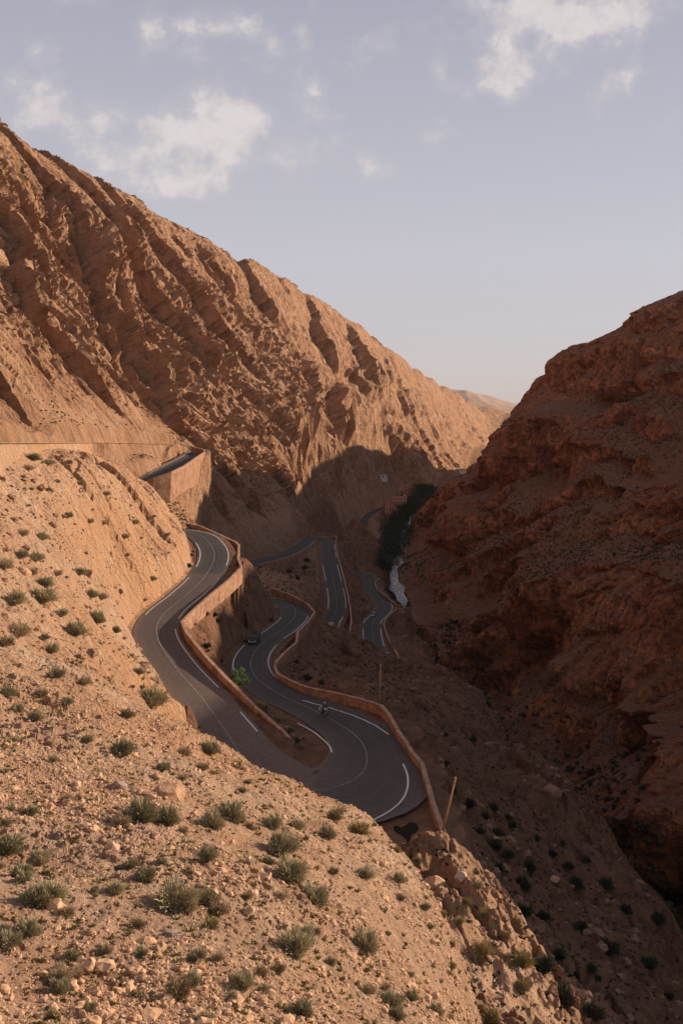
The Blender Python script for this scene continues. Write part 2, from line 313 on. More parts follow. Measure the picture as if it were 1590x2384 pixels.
for n_, (x, y, z, w) in enumerate(FL):
    if n_ < NX_:
        dd_ = (ROAD[:, 0] - x) ** 2 + (ROAD[:, 1] - y) ** 2 + 9 * (ROAD[:, 2] - z) ** 2; z = min(z, ROAD[int(np.argmin(dd_)), 2] - .03)
    R_ = 48.0 if y < 700 else 30.0; R2 = 18.0
    i0, i1 = int((x - R_ - RX0) / RC), int((x + R_ - RX0) / RC); j0, j1 = int((y - R_ - RY0) / RC), int((y + R_ - RY0) / RC)
    i0, j0 = max(i0, 0), max(j0, 0); i1, j1 = min(i1, RNX), min(j1, RNY)
    if i0 >= i1 or j0 >= j1: continue
    gx = RX0 + RC * np.arange(i0, i1)[:, None]; gy = RY0 + RC * np.arange(j0, j1)[None]
    d = np.hypot(gx - x, gy - y) - w
    s_ = (slice(i0, i1), slice(j0, j1))
    near = d < dist[s_]; zr[s_] = np.where(near, z, zr[s_]); dist[s_] = np.where(near, d, dist[s_])
    if n_ >= NX_:
        nr_ = d < distR[s_]; zrR[s_] = np.where(nr_, z, zrR[s_]); distR[s_] = np.where(nr_, d, distR[s_])
    dd = np.maximum(d, 0)
    hi[s_] = np.where(d < R2, np.minimum(hi[s_], z + 2.4 * dd + (np.maximum(dd - 12, 0)) ** 2), hi[s_]); lo[s_] = np.where(d < R2, np.maximum(lo[s_], z - 2.6 * dd - (np.maximum(dd - 10, 0)) ** 2), lo[s_])
fi, fj = (GX - RX0) / RC, (GY - RY0) / RC
ins = (fi > 1) & (fi < RNX - 2) & (fj > 1) & (fj < RNY - 2)
D = np.full(GX.shape, 43.0); D[ins] = bil(dist, fi[ins], fj[ins])
ii, jj = np.clip(np.round(fi).astype(int), 0, RNX - 1), np.clip(np.round(fj).astype(int), 0, RNY - 1)
ZRn = np.zeros(GX.shape); HI = np.full(GX.shape, 1e4); LO = -HI
tb_ = sstep(1.6, 3.5, distR); zr = zrR * (1 - tb_) + zr * tb_
ZRn[ins] = bil(zr, fi[ins], fj[ins]); HI[ins] = bil(hi, fi[ins], fj[ins]); LO[ins] = bil(lo, fi[ins], fj[ins])
def carve(Z):
    Z = np.where(ins, np.minimum(np.maximum(Z, LO), HI), Z)
    return np.where(ins & (D < 0.2), ZRn - .09, Z)

# zones
xr = np.interp(GY, riv[:, 1], riv[:, 0])
xb = np.interp(GY, [0, 27, 45, 70, 110, 172, 215, 250, 262], [13, 6, 4, -4, -17, -33, -31, -42, -60])
cliff = sstep(-2, 6, GX - xr) * (1 - sstep(950, 1200, GY))
hill = (GX < xb) & (GY < 262)
hill_up = np.interp(GY, [0, 120, 172, 215, 301, 372, 391], [-400, -50, -61, -67, -73, -69, -64])
mount = ((GX < hill_up) | (GY > 262) & (GX < xr)) & ~(cliff > .5)
s_road = sstep(0.5, 9, D)
GZ = carve(GZ)
scale = np.clip(GR / 60, .25, 1)
x, y, z = GX.astype(np.float32), GY.astype(np.float32), GZ.astype(np.float32)
# gorge: a hard rim on this side, a steep foot on the other
rim = np.array(RIM); rim = rim[np.argsort(rim[:, 1])]
gw = fbm(GX * 0, GY, GX * 0, 24, 4, .6, 3) * 5.0
xrim = np.interp(GY, rim[:, 1], rim[:, 0]) + gw; zrim = np.interp(GY, rim[:, 1], rim[:, 2]); zfl = np.interp(GY, riv[:, 1], riv[:, 2])
ing = (GX > xrim) & (GX < xr + 3) & (GY < 680)
wallz = np.maximum(zfl + .06 * (GX - xr) ** 2 * 0, zrim - 4.0 * (GX - xrim))
GZ = np.where(ing, np.maximum(np.minimum(GZ, wallz), zfl), GZ)
ftc = (GX >= xr + 4) & (GY < 760)
GZ = np.where(ftc, np.minimum(GZ, zfl + 4.2 * (GX - xr - 4) + 1), GZ)

def worley(x_, y_, seed=0):
    cx, cy = np.floor(x_), np.floor(y_); f1 = np.full(x_.shape, 9., np.float32); f2 = f1.copy(); cid = np.zeros(x_.shape, np.float32)
    for ox in (-1, 0, 1):
        for oy in (-1, 0, 1):
            ix, iy = (cx + ox).astype(np.int32), (cy + oy).astype(np.int32)
            px = ix + .5 + .42 * hsh(ix, iy, ix * 0, seed); py = iy + .5 + .42 * hsh(ix, iy, ix * 0 + 7, seed)
            d_ = ((px - x_) ** 2 + (py - y_) ** 2).astype(np.float32)
            c_ = d_ < f1; f2 = np.where(c_, f1, np.minimum(f2, d_)); cid = np.where(c_, hsh(ix, iy, ix * 0 + 3, seed), cid); f1 = np.where(c_, d_, f1)
    return np.sqrt(f1), np.sqrt(f2), cid
def blocks(sx, sy, seed, crack=.5):             # fractured rock: every block at its own level, split by cracks
    a_, b_, c_ = worley(sx, sy, seed)
    return c_ * .5 + .25 * (1 - a_) - crack * np.exp(-((b_ - a_) / .09) ** 2)
def rubble(X, Y, lam, seed, cover):             # loose stones lying on the ground
    a_, b_, c_ = worley(X / lam, Y / lam, seed)
    r_ = .18 + .30 * (c_ * .5 + .5)
    on = hsh(np.floor((c_ + 1) * 5000).astype(np.int32), np.zeros(a_.shape, np.int32), np.zeros(a_.shape, np.int32), seed + 5) * .5 + .5
    dome = np.sqrt(np.clip(1 - (a_ / r_) ** 2, 0, 1)) * r_
    return np.minimum(dome, r_ * .62) * lam * (on < cover)
scale = np.clip(GR / 60, .22, 1.25)
x, y, z = GX.astype(np.float32), GY.astype(np.float32), GZ.astype(np.float32)
h_near = np.zeros(GX.shape, np.float32); h_low = h_near.copy(); h_m = h_near.copy(); h_c = h_near.copy()
k = (~(cliff > .5)) & ((~mount) | (GY < 760)) & (GR < 800)
X_, Y_, Z_, sc_, R1 = x[k], y[k], z[k], scale[k], GR[k].astype(np.float32)
n1 = fbm(X_, Y_, Z_, 16, 4, .55, 1); n2 = fbm(X_, Y_, Z_, 2.8, 4, .6, 11)
st = X_ * .9 + Y_ * .45
ledge = fbm(st + Z_ * .9, (Y_ - X_) * .12, Z_ * .15, 5, 3, .55, 31, True)
slabm = (sstep(150, 185, Y_) * (X_ > hill_up[k]) * hill[k]).astype(np.float32)
patch = fbm(X_, Y_, Z_, 11, 3, .6, 36); fine_fade = np.clip(1.6 - R1 / 90, 0, 1)
rub = rubble(X_ + n2 * .2, Y_, .62, 101, .5) * sstep(-.15, .25, patch) + rubble(X_, Y_ + n2 * .1, .30, 102, .75) * sstep(-.3, .1, patch) + rubble(X_, Y_, .15, 103, .7) * (R1 < 60) + rubble(X_, Y_, 1.5, 104, .22) * sstep(-.2, .2, patch) * .8
bl = blocks((st + Z_ * .6 + n1 * 2) / 3.4, (Y_ - X_ - Z_) / 9, 105)
gul = -np.abs(fbm(X_ * .8 + Y_ * .9, (X_ - Y_) * .3, Z_ * .3, 9, 3, .55, 33)) * 1.3
h_near[k] = n1 * 1.5 * sc_ + n2 * .6 * sc_ ** .7 + rub * fine_fade + gul * sc_ * .5 + ledge * .22 * sc_ + slabm * (bl * 1.5 - 1.3) + (1 - slabm) * np.maximum(bl - .12, 0) * .9 * sc_ * sstep(.1, .4, -patch)
n3 = fbm(X_, Y_, Z_, 24, 5, .55, 41); bl2 = blocks((X_ + Z_ * .4 + n3 * 6) / 7, (Y_ * .8 - X_ * .5 - Z_) / 12, 106); bl3 = blocks((X_ + Z_ * .4 + n3 * 6) / 2.3, (Y_ * .8 - X_ * .5 - Z_) / 4, 107)
rk = sstep(-.05, .35, fbm(X_, Y_, Z_, 32, 3, .55, 44) + .25 * (xrim[k] - X_ < 12) + .5 * (X_ > xrim[k]) + .7 * np.exp(-((X_ + 1) / 13) ** 2 - ((Y_ - 228) / 26) ** 2))
h_low[k] = n3 * 4.5 + n2 * 1.5 + rubble(X_, Y_, 1.3, 108, .5) * sstep(-.1, .3, patch) * 1.2 + rubble(X_, Y_, .6, 109, .6) + rk * (bl2 * 3.2 + bl3 * 1.1)
# mountain: slabs and ribs running down the fall line, their near sides steep
k = mount | ((~(cliff > .5)) & (GR >= 420)); mk = k
X_, Y_, Z_ = x[k], y[k], z[k]
s1 = .27 * X_ + .96 * Y_; t1_ = .96 * X_ - .27 * Y_; hh_ = Z_ * 1.15 - t1_ * .3
wp = fbm(X_, Y_, Z_, 110, 4, .55, 51)
sw = s1 + wp * 45 + .55 * Z_
def saw(q): f_ = q - np.floor(q); return (1 - f_) - .5
def rib(lam, amp, seed, stretch=3.5):
    wv = vn(sw / (lam * 1.9), hh_ / (lam * 2.6), Z_ * 0, seed) * 1.1 + vn(sw / (lam * .8), hh_ / (lam * 1.1), Z_ * 0, seed + 9) * .3
    m_ = sstep(-.35, .5, vn(sw / (lam * 1.5) + 9, hh_ / (lam * 2.2), Z_ * 0, seed + 1))
    return amp * 1.35 * saw(sw / lam * .8 + wv) * m_
big_n = fbm(X_, Y_, Z_, 150, 3, .5, 58, True)
dfade = np.clip(700 / GR[k], .35, 1)
rough_ = sstep(-.3, .3, fbm(sw, hh_, Z_ * 0, 120, 3, .6, 59))
ub_, vb_ = U0 + FPX * X_ / Y_, V0 - FPX * Z_ / Y_
crag = np.zeros(X_.shape, np.float32); wj = fbm(X_, Y_, Z_, 40, 4, .6, 57) * 34
for (u0, v0, u1, v1, am, wd) in [(553, 608, 612, 750, 17, 60), (461, 568, 540, 672, 13, 45), (396, 553, 440, 600, 8, 30), (712, 700, 774, 850, 16, 48), (808, 765, 862, 892, 16, 44), (811, 862, 842, 928, 10, 30), (775, 912, 806, 1022, 17, 50), (640, 655, 672, 690, 9, 30), (886, 842, 912, 892, 9, 26), (930, 912, 940, 972, 9, 24), (287, 466, 332, 566, 9, 34), (211, 527, 246, 650, 8, 32), (252, 750, 296, 830, 9, 34), (916, 1022, 944, 1100, 12, 34), (130, 440, 165, 540, 7, 30), (60, 600, 90, 680, 6, 26), (690, 850, 712, 930, 9, 26), (500, 800, 530, 860, 6, 26), (380, 760, 440, 900, 6, 30)]:
    L_ = math.hypot(u1 - u0, v1 - v0); ex, ey = (u1 - u0) / L_, (v1 - v0) / L_
    al = ((ub_ - u0) * ex + (vb_ - v0) * ey) / L_; pd = (ub_ - u0) * ey - (vb_ - v0) * ex + wj
    fade = sstep(-.12, .06, al) * (1 - sstep(.75, 1.25, al))
    crag += am * np.clip(Y_ / 700, .6, 1.8) * fade * np.where(pd > 0, np.exp(-pd / wd), -.45 * np.exp(pd / (.45 * wd)))
h_m[k] = crag * 1.15 + (big_n - .4) * 13 + rib(85, 13, 61, 1) + rib(36, 9, 64) * (.45 + .55 * rough_) + rib(15, 6.5, 67) * (.4 + .6 * rough_) + rib(6.5, 3.6, 70) + fbm(sw, hh_ / 3.4, Z_ * 0, 22, 6, .62, 75) * 8 \
    + blocks((sw + wp * 8) / 17, hh_ / 90, 110, .8) * 6.0 * rough_ + blocks((sw + wp * 8) / 7, hh_ / 42, 111, .8) * 4.5 + blocks(sw / 3.2, hh_ / 14, 112, .7) * 3.0
h_m[k] *= .9 * (np.clip((GR[k] - 120) / 380, .12, 1) * dfade).astype(np.float32)
# opposite cliff: broken rock walls between scree ledges
k = cliff > .01
X_, Y_, Z_ = x[k], y[k], z[k]
s2_ = -.35 * X_ + .93 * Y_
w3 = fbm(X_, Y_, Z_, 70, 4, .55, 81)
q = Z_ + .16 * s2_ + w3 * 26
def band(lam, seed, wf=.66, warp_=.5):
    f_ = q / lam + vn(s2_ / (lam * 1.6), Z_ / (lam * 3), X_ * 0, seed) * warp_; f_ = f_ - np.floor(f_)
    return np.where(f_ < wf, f_ / wf, (1 - f_) / (1 - wf)) - .5, sstep(0.0, .04, f_) * (1 - sstep(wf - .05, wf + .04, f_))
b1_, w1_ = band(50, 82); b2_, w2_ = band(19, 83, .5)
bm_ = sstep(-.6, -.2, vn(s2_ / 75, Z_ / 60, X_ * 0, 89)); bm2 = sstep(-.3, .1, vn(s2_ / 34, Z_ / 26, X_ * 0, 87))
wx = s2_ + w3 * 10
gsl = np.hypot(np.gradient(GZ, axis=0) / (np.gradient(GT, axis=0) * GR), np.gradient(GZ, axis=1) / np.gradient(GR, axis=1))[k].astype(np.float32)
stp = .25 + .75 * sstep(.6, 1.5, gsl)
walls = np.clip(w1_ * bm_ + .8 * w2_ * bm2, 0, 1)
blk = lambda ax, az_, sd, cr, wd: (lambda t3: t3[2] * .5 + .2 * (1 - t3[0]) - cr * np.exp(-((t3[1] - t3[0]) / wd) ** 2))(worley(wx / ax, q / az_, sd))
h_c[k] = (fbm(X_, Y_, Z_, 140, 2, .5, 96, True) - .42) * 20 - 2.5 + (b1_ * 25 * bm_ + b2_ * 8.5 * bm2) * stp + fbm(X_, Y_, Z_, 30, 6, .62, 95) * 5.5 \
    + walls * (blk(19, 42, 113, 1.0, .10) * 8.0 + blk(7.5, 17, 114, .9, .12) * 4.2 + blk(3.2, 6.5, 115, .7, .16) * 1.7) + (1 - walls) * (blk(9, 6, 117, .2, .15) * 2.2 + blk(3.6, 2.6, 118, .2, .15) * 1.2 + fbm(X_, Y_, Z_, 7, 4, .65, 119) * 1.6) + blk(1.7, 2, 116, .3, .15) * .6
WALLM = np.zeros(GX.shape, np.float32); WALLM[k] = walls
mt = np.clip(sstep(-2, 16, GZ - zfl), .15, 1)
fx_ = np.zeros_like(GX); fy_ = np.zeros_like(GX); fz_ = np.zeros_like(GX)
mm = mount * np.where(GY < 760, sstep(-70, -34, GZ + .0 * GX), 1.0) * np.where(GY > 262, 1, 1.0)
mm = np.where(mount & (GX < hill_up), 1.0, mm)
for _ in range(4):                                                 # soften the zone borders
    mm[1:-1, 1:-1] = (mm[1:-1, 1:-1] * 4 + mm[:-2, 1:-1] + mm[2:, 1:-1] + mm[1:-1, :-2] + mm[1:-1, 2:]) / 8
mm = mm * (1 - cliff)
hm = (1 - mm) * (1 - cliff)
hn = np.where(hill | (mount & (GX < hill_up)), h_near, h_low)
nearroad = sstep(0.3, 6, D)
ramp_m = sstep(1, 24, D)
fz_ += hm * hn * nearroad
mamp = 1.0
skyl = np.array([PY(*r_) for r_ in SKY_L]); 
crest_d = np.clip(np.abs(GR - np.interp(GX / GY, skyl[:, 0] / skyl[:, 1], np.hypot(skyl[:, 0], skyl[:, 1]))) / (.16 * GR), 0, 1); crf = .3 + .7 * sstep(0, 1, crest_d)
fx_ += mm * h_m * .80 * ramp_m * mamp * crf; fy_ += -mm * h_m * .22 * ramp_m * mamp * crf; fz_ += mm * h_m * .38 * ramp_m * mamp * crf
fz_ += mm * (fbm(x, y, z, 9, 4, .6, 120) * 1.6) * nearroad * (1 - ramp_m)
ccr = np.array([PY(*r_) for r_ in CREST]); cdc = np.clip(np.abs(GR - np.interp(GX / GY, (ccr[:, 0] / ccr[:, 1])[::-1], np.hypot(ccr[:, 0], ccr[:, 1])[::-1])) / (.10 * GR), 0, 1); cfc = .6 + .4 * cdc
fx_ += -cliff * h_c * .88 * mt * cfc; fy_ += -cliff * h_c * .36 * mt * cfc; fz_ += cliff * h_c * .10 * mt * cfc
VX, VY, VZ = GX + fx_, GY + fy_, GZ + fz_
inroad = ins & (D < .2)
VZ = np.where(ins & (D < 10) & (mm + hm > .5), np.minimum(np.maximum(VZ, LO - 1.0 * sstep(1, 5, D)), HI + 1.5 * sstep(1, 5, D)), VZ); VZ = np.where(inroad, ZRn - .09, VZ)

def mat_terrain():
    m = bpy.data.materials.new("rock_and_earth"); m.use_nodes = True; t = m.node_tree; b = t.nodes['Principled BSDF']
    b.inputs['Roughness'].default_value = .95; b.inputs['Specular IOR Level'].default_value = .15
    geo = N(t, 'ShaderNodeNewGeometry'); pos = geo.outputs['Position']
    at = N(t, 'ShaderNodeAttribute'); at.attribute_name = 'zone'; zs = N(t, 'ShaderNodeSeparateColor'); t.links.new(at.outputs['Color'], zs.inputs[0])
    def noise(scale, det=6, rough=.6, stretch=None, dist=0):
        n = N(t, 'ShaderNodeTexNoise'); n.inputs['Scale'].default_value = scale; n.inputs['Detail'].default_value = det; n.inputs['Roughness'].default_value = rough; n.inputs['Distortion'].default_value = dist
        if stretch:
            mp = N(t, 'ShaderNodeMapping'); mp.inputs['Scale'].default_value = stretch; t.links.new(pos, mp.inputs[0]); t.links.new(mp.outputs[0], n.inputs['Vector'])
        else: t.links.new(pos, n.inputs['Vector'])
        return n.outputs[0]
    big = noise(.035, 8, .62); mid = noise(.35, 8, .65); fine = noise(3.0, 8, .7)
    # earth and scree of the near slope
    e1 = mix_col(t, ramp(t, mid, [(.35, 0.), (.65, 1.)]), (.57, .33, .195), (.70, .475, .32))
    e1 = mix_col(t, ramp(t, big, [(.4, 0.), (.62, 1.)]), e1, (.60, .335, .185))
    e1 = mix_col(t, ramp(t, fine, [(.28, .4), (.5, 0.)]), e1, (.33, .18, .11))
    # tan limestone of the long mountain
    str1 = noise(.11, 7, .7, (1, .5, .35)); 
    mo = mix_col(t, ramp(t, str1, [(.36, 0.), (.62, 1.)]), (.38, .195, .105), (.53, .31, .185))
    mo = mix_col(t, ramp(t, mid, [(.3, .5), (.5, 0.)]), mo, (.25, .135, .08))
    mo = mix_col(t, ramp(t, noise(.30, 9, .72, (.3, 1, .3)), [(.36, .8), (.5, 0.)]), mo, (.20, .105, .062))
    # red rock of the cliff
    lay = noise(.10, 8, .65, (.35, .35, 1.8))
    cl = mix_col(t, ramp(t, lay, [(.36, 0.), (.62, 1.)]), (.42, .128, .054), (.68, .26, .115))
    cl = mix_col(t, ramp(t, mid, [(.34, .6), (.52, 0.)]), cl, (.15, .065, .042))
    nz = N(t, 'ShaderNodeSeparateXYZ'); t.links.new(geo.outputs['Normal'], nz.inputs[0])
    vc = N(t, 'ShaderNodeTexVoronoi'); vc.feature = 'DISTANCE_TO_EDGE'; vc.inputs['Scale'].default_value = .16; vm = N(t, 'ShaderNodeMapping'); vm.inputs['Scale'].default_value = (1.5, 1.5, .55)
    nw = N(t, 'ShaderNodeTexNoise'); nw.inputs['Scale'].default_value = .25; nw.inputs['Detail'].default_value = 5; t.links.new(pos, nw.inputs['Vector'])
    wv = N(t, 'ShaderNodeVectorMath'); wv.operation = 'MULTIPLY_ADD'; t.links.new(nw.outputs['Color'], wv.inputs[0]); wv.inputs[1].default_value = (6, 6, 6); t.links.new(pos, wv.inputs[2])
    t.links.new(wv.outputs[0], vm.inputs[0]); t.links.new(vm.outputs[0], vc.inputs['Vector'])
    crk = ramp(t, vc.outputs['Distance'], [(0.0, .75), (.05, 0.)])
    cl = mix_col(t, crk, cl, (.06, .028, .018))
    var = noise(.5, 9, .72, (1, 1, .6)); cl = mix_col(t, ramp(t, var, [(.36, .75), (.54, 0.)]), cl, (.085, .04, .026))
    ac = N(t, 'ShaderNodeAttribute'); ac.attribute_name = 'crag'
    flat_ = math_node(t, 'MAXIMUM', ramp(t, nz.outputs[2], [(.62, 0.), (.85, .8)]), ramp(t, ac.outputs['Fac'], [(.1, .72), (.6, 0.)]))
    scr = mix_col(t, ramp(t, noise(.9, 9, .7), [(.36, 0.), (.62, 1.)]), (.15, .072, .043), (.34, .175, .105))
    cl = mix_col(t, flat_, cl, scr)
    # reddish earth under the walls, darkened to put its shade into the colour
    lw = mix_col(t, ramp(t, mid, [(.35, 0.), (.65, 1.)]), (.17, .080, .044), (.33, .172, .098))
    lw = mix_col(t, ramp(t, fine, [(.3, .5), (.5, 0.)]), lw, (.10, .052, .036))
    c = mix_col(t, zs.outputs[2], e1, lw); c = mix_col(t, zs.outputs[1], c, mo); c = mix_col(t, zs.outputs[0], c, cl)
    t.links.new(c, b.inputs['Base Color'])
    vo = N(t, 'ShaderNodeTexVoronoi'); vo.inputs['Scale'].default_value = 2.2; t.links.new(pos, vo.inputs['Vector'])
    h1 = noise(.55, 12, .68); h0 = noise(.13, 6, .6)
    hh = math_node(t, 'ADD', math_node(t, 'MULTIPLY', h1, 3.6), math_node(t, 'MULTIPLY', vo.outputs['Distance'], -.18))
    h2 = noise(7.0, 6, .7); hh = math_node(t, 'ADD', hh, math_node(t, 'MULTIPLY', h0, 9.0)); hh = math_node(t, 'ADD', hh, math_node(t, 'MULTIPLY', h2, .12))
    bp = N(t, 'ShaderNodeBump'); bp.inputs['Strength'].default_value = .85; bp.inputs['Distance'].default_value = 1.0
    t.links.new(hh, bp.inputs['Height']); t.links.new(bp.outputs[0], b.inputs['Normal'])
    return m
MT = mat_terrain()
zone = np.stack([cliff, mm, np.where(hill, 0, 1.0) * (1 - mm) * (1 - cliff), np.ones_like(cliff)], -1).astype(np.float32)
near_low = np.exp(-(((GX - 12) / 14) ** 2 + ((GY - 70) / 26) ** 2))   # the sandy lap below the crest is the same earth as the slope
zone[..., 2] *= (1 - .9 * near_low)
NI, NJ = GX.shape; idx = np.arange(NI * NJ).reshape(NI, NJ)
q4 = np.stack([idx[:-1, :-1], idx[1:, :-1], idx[1:, 1:], idx[:-1, 1:]], -1)
fc = cliff[:-1, :-1] > .5; fm = mount[:-1, :-1] & ~fc; fh = hill[:-1, :-1] & ~fc & ~fm; fl = ~(fc | fm | fh)
V = np.stack([VX, VY, VZ], -1).reshape(-1, 3); Zc = zone.reshape(-1, 4)
def terr(name, mask):
    f = q4[mask]; u_, inv = np.unique(f.ravel(), return_inverse=True)
    o = np_mesh(name, V[u_], inv.reshape(-1, 4), (MT,)); at = o.data.attributes.new('zone', 'FLOAT_COLOR', 'POINT'); at.data.foreach_set('color', Zc[u_].ravel())
    a2_ = o.data.attributes.new('crag', 'FLOAT', 'POINT'); a2_.data.foreach_set('value', WALLM.ravel()[u_])
    tag(o, kind='structure'); return o
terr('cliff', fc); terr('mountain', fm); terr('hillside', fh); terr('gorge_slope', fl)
# placing things on the ground: first surface met along the line of sight of a photo pixel, or the ground at (x, y)
VT = VZ / np.hypot(VX, VY)
def hit(u, v, rmin=0):
    a = math.atan2(u - U0, FPX); i = int(np.argmin(np.abs(th - a)))
    e = (V0 - v) / FPX / math.sqrt(1 + ((u - U0) / FPX) ** 2)
    k = np.nonzero((VT[i] >= e) & (GR[i] > rmin))[0]
    if len(k) == 0: return None
    j = k[0]; f = 0
    if j > 0 and VT[i, j] != VT[i, j - 1]: f = (VT[i, j] - e) / (VT[i, j] - VT[i, j - 1]); f = min(max(f, 0), 1)
    p = np.array([VX[i, j], VY[i, j], VZ[i, j]]) * (1 - f) + np.array([VX[i, j - 1], VY[i, j - 1], VZ[i, j - 1]]) * f
    return p
def ground(x_, y_):
    a = math.atan2(x_, y_); l = math.log(math.hypot(x_, y_))
    return float(VZ[int(np.argmin(np.abs(th - a))), int(np.argmin(np.abs(lr - l)))])

# ------------------------------------------------------------------ materials
def mat(name, col, col2=None, rough=.8, scale=3.0, bump_d=0.0, metal=0.0, spec=.3, det=6):
    m = bpy.data.materials.new(name); m.use_nodes = True; t = m.node_tree; b = t.nodes['Principled BSDF']
    b.inputs['Roughness'].default_value = rough; b.inputs['Metallic'].default_value = metal; b.inputs['Specular IOR Level'].default_value = spec
    geo = N(t, 'ShaderNodeTexCoord'); n = N(t, 'ShaderNodeTexNoise'); n.inputs['Scale'].default_value = scale; n.inputs['Detail'].default_value = det; n.inputs['Roughness'].default_value = .65
    t.links.new(geo.outputs['Object'], n.inputs['Vector'])
    col2 = col2 or tuple(min(1, c_ * 1.25) for c_ in col)
    cc_ = mix_col(t, ramp(t, n.outputs[0], [(.35, 0.), (.65, 1.)]), col, col2)
    if 'wall' in name:                                              # weathering: streaks, patches, the odd stone showing
        n3 = N(t, 'ShaderNodeTexNoise'); n3.inputs['Scale'].default_value = .45; n3.inputs['Detail'].default_value = 9; n3.inputs['Roughness'].default_value = .7; t.links.new(geo.outputs['Object'], n3.inputs['Vector'])
        cc_ = mix_col(t, ramp(t, n3.outputs[0], [(.38, .7), (.52, 0.)]), cc_, tuple(c_ * .45 for c_ in col))
        v3 = N(t, 'ShaderNodeTexVoronoi'); v3.inputs['Scale'].default_value = 2.6; t.links.new(geo.outputs['Object'], v3.inputs['Vector'])
        s3 = N(t, 'ShaderNodeSeparateColor'); t.links.new(v3.outputs['Color'], s3.inputs[0])
        cc_ = mix_col(t, ramp(t, s3.outputs[0], [(.55, 0.), (.9, .5)]), cc_, tuple(c_ * .6 for c_ in col))
    t.links.new(cc_, b.inputs['Base Color'])
    if bump_d:
        bp = N(t, 'ShaderNodeBump'); bp.inputs['Distance'].default_value = bump_d; t.links.new(n.outputs[0], bp.inputs['Height']); t.links.new(bp.outputs[0], b.inputs['Normal'])
    return m
M_WALL = mat('wall_plaster', (.30, .150, .085), (.43, .245, .15), .9, 1.2, .12, det=9)
M_PWALL = mat('sunlit_wall_plaster', (.62, .45, .32), (.76, .58, .44), .9, .8, .1, det=9)  # lighter copy of the plaster, sunlight put into its colour
M_COPE = mat('wall_cap', (.36, .20, .125), (.48, .30, .20), .9, 2.0, .05)
M_LINE = mat('road_paint', (.52, .50, .46), (.72, .70, .66), .7, 3.0)
M_LINE2 = mat('worn_road_paint', (.13, .125, .12), (.30, .29, .27), .8, 1.0)
def mat_asphalt():
    m = bpy.data.materials.new('asphalt'); m.use_nodes = True; t = m.node_tree; b = t.nodes['Principled BSDF']; b.inputs['Roughness'].default_value = .8; b.inputs['Specular IOR Level'].default_value = .25
    tc = N(t, 'ShaderNodeTexCoord'); 
    n = N(t, 'ShaderNodeTexNoise'); n.inputs['Scale'].default_value = .12; n.inputs['Detail'].default_value = 8; t.links.new(tc.outputs['Object'], n.inputs['Vector'])
    n2 = N(t, 'ShaderNodeTexNoise'); n2.inputs['Scale'].default_value = 2.5; n2.inputs['Detail'].default_value = 8; n2.inputs['Roughness'].default_value = .7; t.links.new(tc.outputs['Object'], n2.inputs['Vector'])
    c = mix_col(t, ramp(t, n.outputs[0], [(.4, 0.), (.62, 1.)]), (.024, .023, .023), (.040, .036, .034))
    c = mix_col(t, ramp(t, n2.outputs[0], [(.3, .5), (.6, 0.)]), c, (.018, .017, .017))
    al = N(t, 'ShaderNodeAttribute'); al.attribute_name = 'lane'
    trk = ramp(t, al.outputs['Fac'], [(0.0, .0), (.12, .0), (.2, .6), (.27, .0), (.33, .6), (.42, 0.), (.56, 0.), (.64, .6), (.72, .0), (.79, .6), (.88, 0.)])
    c = mix_col(t, math_node(t, 'MULTIPLY', trk, .6), c, (.062, .056, .052))
    n5 = N(t, 'ShaderNodeTexNoise'); n5.inputs['Scale'].default_value = .45; n5.inputs['Detail'].default_value = 3; t.links.new(tc.outputs['Object'], n5.inputs['Vector'])
    c = mix_col(t, ramp(t, n5.outputs[0], [(.62, 0.), (.66, .55)]), c, (.016, .015, .015))
    at = N(t, 'ShaderNodeAttribute'); at.attribute_name = 'dust_and_sun'
    dm = math_node(t, 'MULTIPLY', at.outputs['Fac'], ramp(t, n2.outputs[0], [(.3, .35), (.65, 1.)]))
    c = mix_col(t, dm, c, (.19, .13, .10)); t.links.new(c, b.inputs['Base Color'])
    return m
M_ASPH = mat_asphalt()

# ------------------------------------------------------------------ road and markings
def ribbon(i0, i1, offL, offR, dz, name, m, step=1):
    ii_ = np.arange(i0, i1 + 1, step)
    c = ROAD[ii_]; n = NOR[ii_]
    oL = offL[ii_] if isinstance(offL, np.ndarray) else offL; oR = offR[ii_] if isinstance(offR, np.ndarray) else offR
    return c, n, oL, oR
cols = np.linspace(0, 1, 13); vs = []; du = []
for i in range(len(ROAD)):
    for t_ in cols:
        o_ = -HWL[i] + t_ * (HWL[i] + HWR[i]); vs.append((ROAD[i, 0] + NOR[i, 0] * o_, ROAD[i, 1] + NOR[i, 1] * o_, ROAD[i, 2] + .02))
        hp = math.exp(-((S[i] - s_hp + 14) / 26) ** 2)
        edge = abs(t_ - .5) * 2
        du.append(min(1, .12 + .75 * hp * (1 - .5 * t_) + .5 * edge ** 4 + (.35 if S[i] < s_hp and S[i] > s_hp - 110 else 0)))  # dusty edges and hairpin; sunlight on the leg above is put in too
a_ = np.arange((len(ROAD)) * 13).reshape(-1, 13)
rf = np.stack([a_[:-1, :-1], a_[:-1, 1:], a_[1:, 1:], a_[1:, :-1]], -1).reshape(-1, 4)
road = np_mesh('road', vs, rf, (M_ASPH,), True); tag(road, kind='structure')
la_ = road.data.attributes.new('lane', 'FLOAT', 'POINT'); la_.data.foreach_set('value', np.tile(cols, len(ROAD)).astype(np.float32))
at_ = road.data.attributes.new('dust_and_sun', 'FLOAT', 'POINT'); at_.data.foreach_set('value', np.array(du, np.float32))
mk_v, mk_f = [], []
